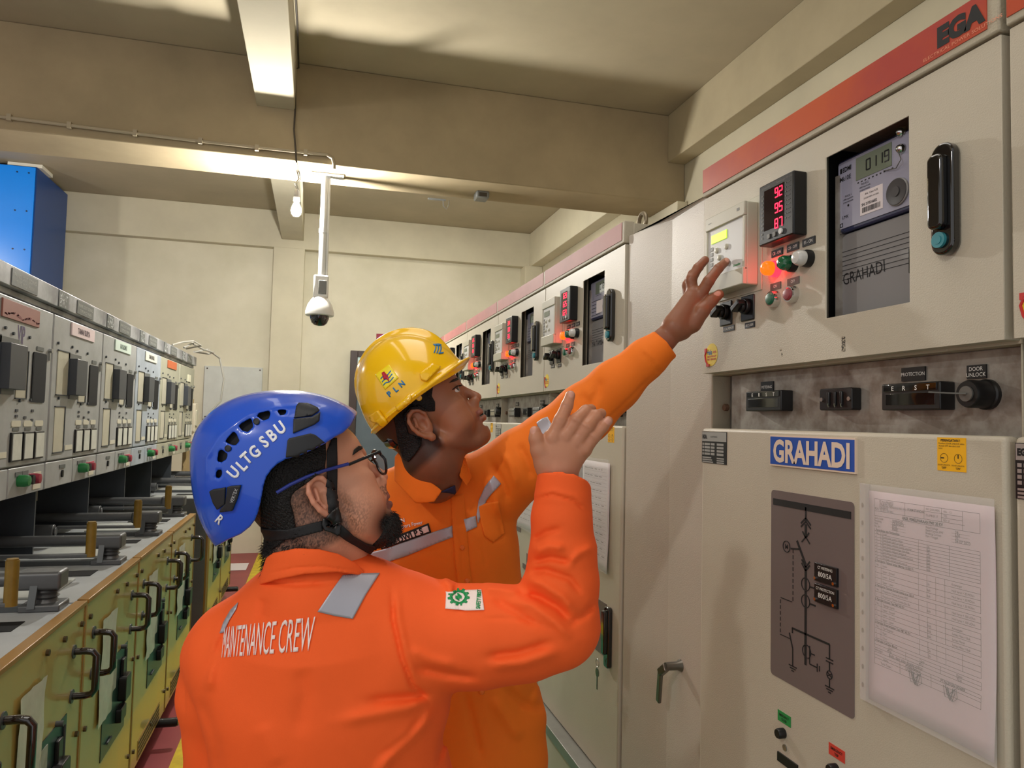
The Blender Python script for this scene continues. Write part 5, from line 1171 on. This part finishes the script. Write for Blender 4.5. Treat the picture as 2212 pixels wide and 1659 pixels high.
# hair
Hh = H.copy(); Hh.F = H.F-3.2-1.2*np.sin(Hh.ax[2][None, None, :]*.9+Hh.ax[0][:, None, None]*1.3)
side_hair = c4([(540, 560), (760, 500), (1008, 440), (1010, 560), (1000, 660), (940, 690), (850, 760), (790, 800), (765, 830), (755, 880), (775, 950), (790, 1040), (790, 1100), (640, 1210), (560, 1280), (540, 1100)])
Hh.poly(side_hair, k=1.5); Hh.cone((-14, -80, 2), (-2, -80, -24), 27, 22, 2, op='s').cone((-14, 80, 2), (-2, 80, -24), 27, 22, 2, op='s')
V, Q = Hh.mesh(smooth=1); to_obj('hair', Hh.world(V), Q, hair_m, MO)
Hb = H.copy(); Hb.F = H.F-2.4-1.6*np.sin(Hb.ax[2][None, None, :]*1.1)*np.sin(Hb.ax[0][:, None, None]*1.3); Hb.ell((76, 0, -86), (44, 46, 26), 5, op='i')
V, Q = Hb.mesh(smooth=1); to_obj('beard', Hb.world(V), Q, hair_m, MO)
stick('eyebrow', [c4([(1195, 545), (1205, 505), (1235, 478), (1262, 482), (1264, 500), (1235, 515)])], bvO, .0012, hair_m, MO, .001, 4)
# short strands along the nape and beard
def strands(pts, n, ln, name, m_, par, spread, w_=.0006, seed=1):
    r_ = random.Random(seed); mb = MB()
    for i in range(n):
        a, nrm = r_.choice(pts); a = a+Vector((r_.gauss(0, 1), r_.gauss(0, 1), r_.gauss(0, 1)))*spread
        d = (nrm+Vector((r_.gauss(0, .35), r_.gauss(0, .35), r_.gauss(-.5, .35)))).normalized()*ln*r_.uniform(.5, 1.2); s_ = d.cross(CO-a).normalized()*w_
        mb.add([a-s_, a+s_, a+d], [(0, 1, 2)])
    o = mb.build(name, m_, None, smooth=False); o['kind'] = 'stuff'; o.parent = par; o.matrix_parent_inverse = Matrix.Translation(par.location).inverted(); return o
def surf_pts(V, P, sel, cen):
    I = np.nonzero(sel)[0]; return [(Vector(V[i]), (Vector(V[i])-cen).normalized()) for i in I[::max(1, len(I)//600)]]
P = H.loc(headO[0]) if False else None
lv = ((headO[0]-H.o)@H.B.T)/H.sc*1000; x, y, z = lv.T; cen = Vector(H.world((40, 0, -40)))
strands(surf_pts(headO[0], None, (x > 62) & (z < -62) & (z > -100), cen), 2200, .009, 'beard_hairs', hair_m, MO, .002)
strands(surf_pts(headO[0], None, (x < -52) & (z < -20) & (z > -62), Vector(H.world((0, 0, -40)))), 900, .011, 'nape_hairs', hair_m, MO, .003, seed=2)
# reflective tape, patch and lettering
stick('shoulder_tape', [[(686, 1321), (712, 1282), (740, 1243), (780, 1240), (820, 1239), (790, 1285), (762, 1337), (722, 1330)]], bvT, .0012, tape, MO, .0008)
stick('shoulder_tape', [[(516, 1302), (500, 1318), (484, 1345), (475, 1368), (484, 1366), (497, 1340), (512, 1316)]], bvT, .0012, tape, MO, .0008)
gv, gf = glyphs('MAINTENANCE CREW', 0, 0, 75, 0, .30, .0)
x0, x1 = min(p[0] for p in gv), max(p[0] for p in gv); out = []
for a, b in gv:
    q = (a-x0)/(x1-x0); q2 = q**.62*.0+(.50*q+.50*q*q) ; X_ = 484+194*q2; out.append((X_+b*-.10, 1387-q2*20+b*(.88+.12*q)))
stick('back_lettering', [], bvT, .0016, mat('white_thread', (250, 232, 226), .5, bump=.2, bscale=800), MO, .0006, 9, verts=(out, gf))
stick('sleeve_patch', [[(964, 1279), (1003, 1277), (1040, 1276), (1046, 1319), (1005, 1320), (962, 1316)]], bvT, .0014, mat('patch_white', (252, 236, 230), .6, bump=.2, bscale=900), MO, .0010)
gp = mat('patch_green', (22, 150, 84), .5); cx_, cy_ = 991, 1294; gear = []
for i in range(88):
    a = 2*math.pi*i/88; r_ = 24 if (i % 8) < 4 else 19.5; gear.append((cx_+r_*math.cos(a), min(1318, cy_+r_*.78*math.sin(a)-2)))
inner = [(cx_+14*math.cos(-2*math.pi*i/40), cy_-2+14*.78*math.sin(-2*math.pi*i/40)) for i in range(40)]
rg = [(gear[int(i*88/40) % 88]) for i in range(40)]; vv = gear+[(cx_+14*math.cos(2*math.pi*i/88), cy_-2+14*.78*math.sin(2*math.pi*i/88)) for i in range(88)]
stick('gear_emblem', [], bvT, .0028, gp, MO, .0004, 12, verts=(vv, [(i, (i+1) % 88, 88+(i+1) % 88, 88+i) for i in range(88)]))
stick('cross_emblem', [[(cx_-2.2, cy_-10), (cx_+2.2, cy_-10), (cx_+2.2, cy_-4.5), (cx_+9, cy_-4.5), (cx_+9, cy_+.8), (cx_+2.2, cy_+.8), (cx_+2.2, cy_+6), (cx_-2.2, cy_+6), (cx_-2.2, cy_+.8), (cx_-9, cy_+.8), (cx_-9, cy_-4.5), (cx_-2.2, cy_-4.5)]], bvT, .0028, gp, MO, .0004)
gv, gf = glyphs('SAFETY FIRST', 1034, 1297, 8.5, 86, .55, .03); stick('patch_lettering', [], bvT, .0028, gp, MO, .0004, 9, verts=(gv, gf))
# trousers and boots down to the floor
def legs(par, c, yaw, m_, zt, hip=.10):
    B_ = np.array([[math.cos(yaw), math.sin(yaw), 0], [-math.sin(yaw), math.cos(yaw), 0], [0, 0, 1]])
    v = Vol((c[0], c[1], 0), B_, (-240, -240, 0), (240, 240, zt*1000+60), 9)
    v.cone((0, -45, zt*1000), (0, 45, zt*1000), 118, 118).cone((0, -60, zt*1000-130), (0, 60, zt*1000-130), 105, 105, 40)
    for s_ in (-1, 1): v.chain([(0, s_*85, zt*1000-180), (12, s_*100, 480), (0, s_*108, 90)], [88, 68, 62], 14)
    v.ell((0, 0, -40), (400, 400, 110), 0, op='s')
    V, Q = v.mesh(smooth=2); to_obj('trousers', v.world(V), Q, m_, par)
    for s_ in (-1, 1):
        b = Vol((c[0], c[1], 0), B_, (-90, s_*108-70, 0), (220, s_*108+70, 170), 6)
        b.cone((0, s_*108, 60), (0, s_*108, 130), 50, 50).cone((0, s_*108, 46), (130, s_*112, 40), 44, 40, 20).ell((60, s_*108, -60), (300, 200, 62), 0, op='s')
        V, Q = b.mesh(smooth=2); to_obj('boot', b.world(V), Q, mat('black_boot', (24, 22, 22), .5), par)
wO = at(700, 1800, 1.21); legs(MO, (wO.x, wO.y), math.radians(62), or1, wO.z-.02)
# glasses
t = thing('eyeglasses', Vector(H.world((60, 0, 25))), 'thin framed glasses with blue temples worn by the worker in the blue helmet', 'glasses')
def hl_(p): return Vector(H.world(p))-t.location
fr_m = mat('glasses_black', (16, 16, 22), .2); fr_b = mat('glasses_blue', (42, 56, 140), .25)
for s_ in (1, -1):
    rim = [hl_((112-abs(a_)*.10-5*abs(math.sin(q)), s_*(35+25*math.cos(q)), 14+19*math.sin(q))) for q in [2*math.pi*i/28 for i in range(28)] for a_ in [25*math.cos(q)]]
    MB().tube(rim, .0022, 8, closed=True).build('lens_rim', fr_m, t)
    MB().add([hl_((112, s_*35, 14))]+rim, [(0, i+1, (i+1) % 28+1) for i in range(28)]).build('lens', mat('lens_glass', (190, 200, 210), .05, alpha=.25, coat=1), t)
    MB().tube([hl_(p) for p in ((106, s_*61, 24), (104, s_*70, 27), (78, s_*75, 28), (48, s_*79, 29))], .0024, 8).build('hinge_arm', fr_m, t)
    MB().tube([hl_(p) for p in ((48, s_*79, 30), (8, s_*83, 36), (-20, s_*87, 38), (-45, s_*84, 38), (-66, s_*80, 36))], .0026, 8).build('temple_arm', fr_b, t)
MB().tube([hl_(p) for p in ((111, 11, 22), (115, 0, 25), (111, -11, 22))], .002, 8).build('bridge', fr_m, t)
# blue climbing-style helmet
hm = mat('blue_helmet_shell', (28, 84, 206), .24, coat=.45); patch = mat('soft_black_rubber', (36, 38, 42), .55); liner = mat('helmet_liner', (18, 19, 24), .8)
tH = thing('safety_helmet', Vector(at(611, 985, DO)), 'blue vented safety helmet lettered ULTG SBU on the worker seen from behind', 'helmet')
S_ = vol(611, 985, DO, (-150, -165, -125), (140, 118, 125), 2.0); q_ = DO/F*1000
def dome(v, off, op='u', k=0):
    sl, g = v.blk((-200, -200, -200), (200, 200, 200)); x, y, z = g; a, bt, bb, c_ = 186*q_+off, 142*q_+off, 252*q_+off, 108+off
    b = np.where(y > 0, bt, bb); e = 2.25
    q = (np.abs(x/a)**e+np.abs(y/b)**e+np.abs(z/c_)**e)**(1/e); d = (q-1)*np.minimum(np.minimum(a, b), c_)*1.02
    v.comb(sl, d.astype(np.float32), k, op)
dome(S_, 0); S_.cone(S_.P(700, 912, DO), S_.P(745, 908, DO), 26, 12, 24, fl=((0, 0, 1), 2.4))
# raised mid band
S_.folds([(c4([(150, 760), (150, 560), (260, 390), (450, 250), (640, 190), (800, 175), (960, 215), (1090, 280)]), 1.6, 7)])
inn = S_.copy(); S_.F = np.maximum(S_.F, -(inn.F+5))
rim = [(790, 870), (772, 893), (757, 920), (741, 935), (725, 943), (701, 959), (671, 974), (645, 985), (617, 992), (600, 1002), (587, 1014), (575, 1031), (569, 1052), (566, 1070), (562, 1090), (557, 1109), (551, 1123), (540, 1138), (520, 1154), (493, 1166), (460, 1185), (380, 1185), (380, 780), (800, 780)]
S_.poly(rim, k=2)
near = S_.ax[2][None, None, :]*0+np.broadcast_to(-S_.ax[2][None, None, :], S_.F.shape)      # near half only
for pl_ in (c4([(385, 335), (400, 315), (470, 276), (480, 300), (487, 340), (450, 376), (410, 365)]), c4([(515, 262), (530, 240), (605, 222), (610, 250), (600, 280), (560, 293)]), c4([(660, 222), (700, 216), (728, 222), (718, 250), (680, 254)]),
            c4([(288, 445), (300, 425), (345, 372), (365, 385), (390, 440), (360, 472), (320, 462)]), c4([(232, 575), (240, 515), (262, 500), (305, 535), (295, 570), (262, 592), (236, 588)]), c4([(222, 700), (226, 648), (262, 648), (264, 680), (245, 708)])):
    S_.poly(pl_, op='s', k=1.2, side=None)
V, Q = S_.mesh(smooth=2); shO = (S_.world(V), Q); to_obj('shell', shO[0], Q, hm, tH)
inn.F = np.maximum(inn.F+8, -(inn.F+22)); inn.poly([(x+(-5 if x < 600 else 0), y-4) for x, y in rim], k=2); V, Q = inn.mesh(smooth=1); to_obj('liner', inn.world(V), Q, liner, tH)
bS = bvh(shO)
for pts in (c4([(785, 278), (797, 200), (815, 178), (880, 182), (945, 210), (960, 228), (905, 265), (780, 280)]), c4([(778, 290), (905, 275), (965, 240), (958, 300), (925, 325), (775, 388)]), c4([(722, 558), (735, 440), (745, 425), (895, 388), (930, 400), (1005, 460), (960, 480), (900, 520), (830, 528), (805, 548)]),
            c4([(185, 800), (205, 785), (295, 770), (290, 890), (240, 928), (210, 880)]), c4([(310, 768), (330, 760), (405, 755), (380, 850), (345, 935), (258, 947), (265, 920), (298, 885)])):
    stick('rubber_cover', [pts], bS, .0008, patch, tH, .0028, 6)
for x, y in c4([(513, 303), (310, 494)]): stick('plug', [circ(x, y, 7, 16)], bS, .0006, patch, tH, .0012, 6)
gr = []
for i in range(10): a, b = 808+i*12, 818+i*12; yy = 548-i*3.2; gr += [(a, yy), (a+6, yy)] 
stick('yellow_wheel', [c4([(806, 548), (860, 530), (915, 520), (912, 536), (902, 532), (896, 548), (886, 540), (876, 556), (866, 546), (856, 560), (846, 550), (836, 562), (826, 552), (816, 560)])], bS, .003, mat('yellow_plastic', (226, 178, 20), .4), tH, .002, 4)
wt = mat('white_sticker', (240, 242, 248), .4)
lets = [('U', 348, 664, -50), ('L', 408, 612, -46), ('T', 440, 562, -42), ('G', 498, 518, -40), ('S', 566, 446, -40), ('B', 622, 398, -38), ('U', 680, 346, -36)]
for ch, a, b, an in lets:
    (px_, py_), = c4([(a, b)]); gv, gf = glyphs(ch, px_, py_, 25, -an, .82, .035); stick('letter', [], bS, .0009, wt, tH, .0004, 7, verts=(gv, gf))
(px_, py_), = c4([(360, 828)]); gv, gf = glyphs('VERTEX', px_, py_, 7, 70, .9, .0); stick('small_lettering', [], bS, .0042, mat('pale_lettering', (190, 192, 196), .5), tH, .0002, 7, verts=(gv, gf))
gv, gf = glyphs('R', 476, 1122, 19, 50-90, .8, .03); stick('letter', [], bS, .0009, wt, tH, .0004, 7, verts=(gv, gf))
# straps of that helmet
stick('strap', [c4([(1045, 430), (1082, 425), (1086, 700), (1088, 960), (1020, 960), (1012, 760), (1010, 520)])], bvO, .0022, strap_m, tH, .0016, 6)
stick('strap', [c4([(985, 1012), (860, 1040), (740, 1068), (620, 1060), (560, 1050), (556, 1130), (640, 1150), (760, 1140), (880, 1110), (985, 1082)])], bvO, .0035, strap_m, tH, .0016, 6)
stick('chin_strap', [c4([(1110, 1030), (1200, 1110), (1300, 1165), (1356, 1180), (1352, 1200), (1310, 1243), (1240, 1205), (1160, 1150), (1085, 1095)])], bvO, .0030, strap_m, tH, .0018, 6)
stick('buckle', [c4([(980, 1005), (1030, 958), (1080, 948), (1100, 1000), (1122, 1040), (1112, 1100), (1078, 1108), (990, 1078), (976, 1040)])], bvO, .005, black, tH, .006, 5)
stick('buckle_button', [circ(*c4([(1055, 1040)])[0], 8, 18)], bvO, .0115, blackg, tH, .002, 5)
# ---------------- young worker
DY = 1.52
MY = thing('person', (.30, 1.66, 0), 'young worker with the yellow hard hat reaching up to press the relay, in orange', 'person')
hB = view_basis(923, 912, 31, 3)
Hy = Vol(np.array(at(923, 912, DY)), hB, (-118, -96, -215), (134, 96, 140), 2.0, (1.02, 1.02, 1.04)); Hy.mmpp = DY/F*1000
head(Hy, fat=1.08, lips=1.35, noseW=1.15, brow=.7, tip=1.16, lx=3)
# eye opening on both sides
Hy.ell((88, 36, 24), (10, 13, 4.0), 1.2, op='s', mir=True)
Hy.chain([np.array([-20, 0, -30.]), Hy.P(934, 985, DY), Hy.P(938, 1024, DY+.03), Hy.P(945, 1050, DY+.08)], [56, 58, 56, 40], 16)
V, Q = Hy.mesh(smooth=3)
def y_col(P):
    c = np.tile(col3((160, 104, 74)), (len(P), 1)); x, y, z = P.T; ay = abs(y)
    up = (x > 86) & (z > -42.5) & (z < -31) & (ay < 27); lo_ = (x > 84) & (z <= -42.5) & (z > -57) & (ay < 25)
    c[up] = col3((138, 78, 68)); c[lo_] = col3((192, 112, 106))
    sc_ = np.clip((14-x)/10, 0, 1)*((ay < 74) | (x < -30)); c = c*(1-.85*sc_[:, None])+col3((24, 18, 18))*.85*sc_[:, None]*1.0; 
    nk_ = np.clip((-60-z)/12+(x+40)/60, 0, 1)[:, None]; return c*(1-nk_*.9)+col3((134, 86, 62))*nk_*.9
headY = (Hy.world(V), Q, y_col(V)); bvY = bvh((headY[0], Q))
for s_ in (-1, 1): eyeball(Hy, MY, s_, (1, -.42, .22))
stick('eyebrow', [c5([(700, 470), (730, 445), (770, 430), (792, 436), (800, 450), (775, 446), (735, 462)])], bvY, .001, hair_m, MY, .0008, 4)
stick('eyelashes', [c5([(722, 515), (745, 497), (770, 484), (788, 482), (786, 490), (765, 494), (742, 508), (728, 520)])], bvY, .0012, hair_m, MY, .0008, 3)
Hh = Hy.copy(); Hh.F = Hy.F-4.2-1.2*np.sin(Hh.ax[2][None, None, :]*.9+Hh.ax[0][:, None, None]*1.3)
Hh.poly(c5([(300, 640), (480, 470), (600, 440), (583, 560), (606, 600), (606, 665), (560, 668), (490, 650), (430, 655), (408, 690), (405, 750), (425, 820), (515, 850), (510, 900), (470, 960), (420, 1015), (385, 1000), (350, 900), (330, 760)]), k=1.5)
Hh.cone((-14, -82, 2), (-2, -80, -24), 25, 21, 2, op='s').cone((-14, 82, 2), (-2, 80, -24), 25, 21, 2, op='s')
V, Q = Hh.mesh(smooth=1); to_obj('hair', Hh.world(V), Q, hair_m, MY)
# his hand on the relay
XR = .842; DI = XR/ray(1568, 564)[0]
Gy = vol(1500, 650, DI-.02, (-110, -130, -80), (100, 115, 80), 1.8)
def g_(x, y, d=0): return Gy.P(x, y, DI+d)
Gy.chain([g_(1395, 778, -.02), g_(1432, 737, -.02), g_(1462, 706, -.02)], [27, 24.5, 26], 8, fl=((0, 0, 1), .8))
for a, b, r_ in ((1512, 636, 15), (1497, 634, 15), (1488, 650, 14)): Gy.cone(g_(1460, 706, -.02), g_(a, b, -.01), 25, r_, 10)
Gy.cone(g_(1475, 712, -.02), g_(1502, 690, -.02), 20, 16, 10)
Gy.chain([g_(1496, 700, -.024), g_(1516, 672, -.03), g_(1536, 650, -.028), g_(1553, 636, -.024)], [19, 15.5, 12.5, 10.5], 6)
Gy.chain([g_(1511, 640, -.014), g_(1531, 607, -.028), g_(1552, 580, -.018), g_(1568, 565, -.008)], [14, 11.6, 10, 8.4], 4)
Gy.chain([g_(1497, 636, -.004), g_(1493, 604, -.004), g_(1507, 579, .0), g_(1523, 562, .008)], [13.5, 11.5, 10, 9], 4)
Gy.chain([g_(1489, 650, .006), g_(1484, 616, .012), g_(1496, 592, .02), g_(1512, 578, .03)], [12.5, 10.5, 9.5, 8.5], 4)
for x, y in ((1531, 606), (1552, 579), (1494, 602)): Gy.folds([([(x-10, y-5), (x+9, y+5)], -.6, 1.8), ([(x-10, y-1), (x+9, y+9)], -.5, 1.8)])
V, Q = Gy.mesh(smooth=2)
nl = [(g_(1550, 633, -.036), (8, 6, 8)), (g_(1571, 561, -.016), (5, 6, 7))]
handY = (Gy.world(V), Q, hand_col(V, (142, 90, 64), nl, Gy))
# shirt
TY = vol(1050, 1280, 1.62, (-330, -480, -210), (440, 600, 200), 4.2)
ty = lambda x, y, d=0: TY.P(x, y, 1.62+d); my = 1.62/F*1000
TY.ell(ty(975, 1200, .03), (150*my, 190*my, 112), 0).ell(ty(1000, 1420, .04), (166*my, 240*my, 118), 50).ell(ty(1020, 1640, .04), (168*my, 180*my, 118), 50)
TY.cone(ty(860, 1085, .03), ty(1075, 1050, .03), 78, 76, 40).cone(ty(935, 1020, .03), ty(940, 1100, .04), 68, 90, 40)
TY.chain([ty(855, 1100, .03), ty(800, 1230, .03), ty(790, 1400, .0)], [72, 62, 56], 24)
TY.cone(ty(1120, 1545, .04), ty(1060, 1660, .05), 62, 76, 26)
TY.chain([ty(1075, 1040, .02), ty(1130, 1000, .0), ty(1190, 955, -.01), ty(1262, 893, -.045), ty(1330, 832, -.06), ty(1395, 776, -.072), ty(1434, 745, -.074)], [84, 76, 68, 62, 52, 41, 36], 16)
TY.cone(ty(1458, 726, -.074), ty(1520, 680, -.074), 30, 30, 1, op='s')
TY.poly([(1405, 700), (1414, 716), (1440, 738), (1461, 768), (1464, 784), (1600, 784), (1600, 600), (1405, 600)], op='s')
TY.cone(ty(936, 965, -.02), ty(948, 1000, -.08), 54, 12, 6, op='s')
TY.folds([([(1100, 1090), (1085, 1040), (1060, 1000)], -5, 8), ([(1120, 1060), (1105, 1010), (1085, 975)], 5, 8), ([(1150, 1040), (1135, 990), (1118, 955)], -5, 8), ([(1165, 1010), (1155, 970)], 4, 7), ([(1075, 1120), (1070, 1070), (1050, 1020)], 4, 9),
 ([(1250, 845), (1275, 880), (1290, 930)], -5, 9), ([(1232, 880), (1255, 915), (1262, 950)], 5, 9), ([(1300, 815), (1290, 850), (1270, 880)], -4, 9), ([(1200, 905), (1215, 950)], -4, 8), ([(1380, 757), (1400, 775), (1420, 800), (1430, 806)], -2.4, 3), ([(1388, 750), (1412, 772), (1432, 798)], 1.6, 4), ([(1260, 950), (1330, 890), (1420, 800)], -1.5, 2.5),
 ([(982, 1070), (984, 1140), (990, 1220), (1000, 1300), (1030, 1450), (1060, 1600)], 2.0, 4), ([(975, 1070), (977, 1140), (982, 1220), (992, 1300)], -2.4, 3), ([(1004, 1070), (1008, 1140), (1014, 1220), (1024, 1300), (1050, 1450)], -2.0, 3),
 ([(1036, 1090), (1060, 1080), (1078, 1130), (1085, 1160), (1062, 1170), (1040, 1150)], -2.0, 3), ([(1040, 1165), (1050, 1230)], -1.5, 3), ([(820, 1222), (900, 1195), (965, 1185)], -2, 3),
 ([(1090, 1250), (1110, 1350), (1120, 1450)], -4, 12), ([(1060, 1500), (1100, 1560), (1130, 1600)], 6, 14), ([(1080, 1480), (1130, 1520), (1180, 1530)], -5, 10), ([(1000, 1480), (1020, 1560), (1040, 1650)], -5, 10), ([(1170, 1470), (1150, 1530)], 4, 10)])
V, Q = TY.mesh(smooth=3); torY = (TY.world(V), Q); to_obj('work_shirt', torY[0], Q, or2, MY, label='orange work shirt'); bT = bvh(torY)
K = vol(1050, 1280, 1.62, (-200, -420, -110), (440, 560, 130), 9)
for a, b, ra, rb in (((960, 1180), (1000, 1600), 50, 60), ((950, 1120), (1080, 1070), 36, 40), ((1080, 1055), (1262, 900), 40, 32), ((1262, 900), (1425, 752), 32, 22), ((940, 1010), (945, 1120), 40, 36)):
    K.cone(K.P(*a, 1.65), K.P(*b, 1.65 if b[0] < 1100 else (1.58 if b[0] < 1300 else 1.55)), ra, rb, 12)
V, Q = K.mesh(smooth=1); coreY = (K.world(V), Q, np.tile(col3((134, 86, 62)), (len(V), 1)))
V, Q, cc = cat(headY, handY, coreY); to_obj('body', V, Q, skin, MY, cc)
# undershirt, collar leaves, tape, pocket flap, name patch
bYT = bvh(torY, (headY[0], headY[1]))
Kc = vol(940, 1030, 1.55, (-130, -110, -120), (130, 110, 120), 2.4); kc = lambda x, y, d=0: Kc.P(x, y, 1.55+d)
Kc.cone(kc(950, 1118, .025), kc(925, 975, 0), 102, 71, 0).cone(kc(950, 1118, .025), kc(925, 965, 0), 97, 65.5, 1, op='s')
lf = c5([(350, 950), (372, 905), (400, 990), (450, 1060), (520, 1120), (600, 1170), (655, 1212), (600, 1290), (500, 1300), (470, 1298), (380, 1200), (255, 1070)])
rt = c5([(838, 915), (862, 900), (905, 965), (935, 1100), (925, 1165), (872, 1100), (825, 1182), (772, 1112), (790, 1010)])
for pl_ in (lf, rt):
    Kl = Kc.copy(); Kl.poly(pl_, k=1.5, side=(Kl.ax[2][None, None, :]*-1).astype(np.float32)); V, Q = Kl.mesh(smooth=2); to_obj('collar', Kl.world(V), Q, or2, MY)
stick('undershirt', [c5([(640, 1215), (735, 1170), (745, 1235), (700, 1222)])], bYT, .003, mat('navy_cloth', (36, 42, 80), .8), MY, .001, 6)
for pts in ([(800, 1193), (840, 1183), (900, 1162), (940, 1148), (977, 1136), (979, 1160), (940, 1175), (880, 1200), (800, 1226)], [(1001, 1122), (1027, 1114), (1030, 1138), (1007, 1149)], [(1034, 1081), (1048, 1052), (1066, 1028), (1082, 1045), (1066, 1062), (1051, 1080), (1040, 1110), (1032, 1131), (1029, 1112)], [(1160, 914), (1172, 905), (1184, 901), (1196, 925), (1200, 960), (1180, 962), (1170, 943)]):
    stick('silver_tape', [pts], bT, .0015, tape, MY, .0008)
stick('pocket_flap', [[(1034, 1094), (1050, 1086), (1076, 1082), (1084, 1118), (1090, 1152), (1064, 1172), (1046, 1158), (1038, 1128)]], bT, .0006, or2, MY, .0022, 6)
stick('button_placket', [[(974, 1072), (1002, 1066), (1008, 1140), (1014, 1220), (1026, 1310), (1040, 1400), (1018, 1404), (996, 1310), (984, 1220), (978, 1140)]], bT, .0004, or2, MY, .0016, 7)
stick('name_patch', [[(821, 1174), (870, 1152), (926, 1130), (932, 1150), (880, 1169), (824, 1186)]], bT, .0015, strap_m, MY, .001)
stick('patch_field', [[(825, 1175), (872, 1156), (924, 1135), (928, 1148), (880, 1165), (828, 1182)]], bT, .003, mat('patch_pink_white', (238, 216, 214), .6), MY, .0005)
gv, gf = glyphs('M. DWI P S', 879, 1159, 13, 21, .85, .03); stick('name_lettering', [], bT, .0042, ink, MY, .0003, 8, verts=(gv, gf))
gv, gf = glyphs('PLN', 865, 1125, 9, 12, .9, .02); stick('chest_lettering', [], bT, .0015, wt, MY, .0003, 8, verts=(gv, gf))
gv, gf = glyphs('Haleyora Power', 884, 1134, 8, 12, .8, .01); stick('chest_lettering', [], bT, .0015, wt, MY, .0003, 8, verts=(gv, gf))
for x, y in ((998, 1183), (1009, 1254), (1040, 1494)):
    stick('button', [circ(x, y, 5.5, 16)], bT, .0024, mat('orange_button', (236, 120, 40), .35), MY, .0016, 5)
wY = at(1015, 1600, 1.66); legs(MY, (wY.x, wY.y), math.radians(25), or2, wY.z-.12)
# yellow hard hat
yh = mat('yellow_helmet_shell', (250, 196, 4), .2, coat=.6)
tY = thing('hard_hat', Vector(at(902, 858, DY)), 'yellow hard hat with a lightning emblem on the young worker reaching for the relay', 'helmet')
S2 = vol(902, 862, DY, (-175, -130, -130), (150, 165, 130), 2.1); q2 = DY/F*1000
ph = math.radians(37.5); R3 = np.array([[math.cos(ph), math.sin(ph), 0], [-math.sin(ph), math.cos(ph), 0], [0, 0, 1]])
def rl(a, b, c=0): return (math.cos(ph)*a-math.sin(ph)*b, math.sin(ph)*a+math.cos(ph)*b, c)
A_, B2_ = 121*q2, 150*q2
S2.ell((4, 0, 0), (A_, B2_, 114), 0, R3)
S2.ell(rl(52, 2), (92*q2, 7, 92), 10, R3).ell(rl(4, 1), (A_+6, 6, 119), 6, R3)
S2.ell(rl(8, 60*q2, 0), (112*q2, 96*q2, 26), 12, R3)
i2 = S2.copy(); i2.F = np.full_like(S2.F, 60); i2.ell((4, 0, 0), (A_-5, B2_-5, 109), 0, R3)
S2.F = np.maximum(S2.F, -i2.F)
S2.poly([(805, 944), (815, 934), (835, 918), (857, 896), (882, 876), (907, 856), (938, 834), (969, 817), (1001, 797), (1012, 786), (1022, 778), (1045, 770), (1045, 660), (740, 660), (740, 944)], k=2)
V, Q = S2.mesh(smooth=2); shY = (S2.world(V), Q); to_obj('shell', shY[0], Q, yh, tY); b2 = bvh(shY)
stick('slot_boss', [c5([(500, 410), (580, 345), (640, 365), (545, 465), (510, 450)])], b2, .0005, yh, tY, .006, 6)
stick('slot_boss', [c5([(170, 690), (225, 655), (290, 745), (270, 765), (180, 720)])], b2, .0005, yh, tY, .008, 6)
stick('edge_boss', [c5([(340, 640), (430, 545), (448, 560), (440, 590), (350, 660)])], b2, .0005, yh, tY, .004, 6)
stick('emblem_field', [c5([(195, 415), (290, 342), (355, 435), (262, 517)])], b2, .0009, mat('lemon_sticker', (252, 226, 30), .3), tY, .0003, 6)
for k in range(3):
    o_ = k*24; bl = []
    top = [(232+i*10+k*9, 440-i*7.2+o_*.9-6*math.sin(i*1.1)) for i in range(8)]; stick('emblem_wave', [c5(top+[(x+3, y+7) for x, y in top[::-1]])], b2, .0014, mat('emblem_blue', (28, 120, 178), .4), tY, .0002, 5)
stick('emblem_bolt', [c5([(240, 402), (257, 393), (267, 430), (284, 422), (294, 468), (272, 441), (256, 450)])], b2, .0018, mat('emblem_red', (190, 26, 50), .4), tY, .0002, 5)
for ch, a, b in (('P', 292, 545), ('L', 335, 513), ('N', 376, 477)):
    (x, y), = c5([(a, b)]); gv, gf = glyphs(ch, x, y, 11.5, 39, .95, .04); stick('letter', [], b2, .0009, mat('emblem_blue', (1, 1, 1)), tY, .0003, 6, verts=(gv, gf))
for k in range(3):
    pp = [(600+k*18+6*math.sin(i*.9), 205+i*12+k*3) for i in range(6)]; stick('front_emblem', [c5(pp+[(x+8, y) for x, y in pp[::-1]])], b2, .0009, mat('emblem_blue', (1, 1, 1)), tY, .0003, 5)
stick('front_emblem', [c5([(590, 205), (630, 200), (650, 208), (640, 216), (600, 214)])], b2, .0009, mat('emblem_blue', (1, 1, 1)), tY, .0003, 5); stick('front_emblem', [c5([(625, 262), (665, 258), (662, 268), (630, 272)])], b2, .0009, mat('emblem_blue', (1, 1, 1)), tY, .0003, 5)
kb = at(*c5([(318, 832)])[0], DY+.0)-tY.location
MB().tube([Vector(at(*c5([p])[0], DY-.04))-tY.location for p in ((275, 770), (300, 815), (350, 850), (385, 840))], .009, 10).lathe([(.012, -.02), (.02, -.015), (.021, .01), (.015, .018)], Vector(at(*c5([(330, 855)])[0], DY-.03))-tY.location, ax=(.3, -.9, .1), n=18).build('nape_adjuster', blackg, tY)
MB().tube([Vector(at(*c5([p])[0], DY-.05))-tY.location for p in ((345, 700), (350, 760), (372, 830))], .012, 8).build('sweat_strap', mat('grey_brown_strap', (92, 80, 78), .6), tY)
stick('strap_lug', [circ(*c5([(492, 572)])[0], 6.5, 14)], bvY, .004, yh, tY, .002, 5)
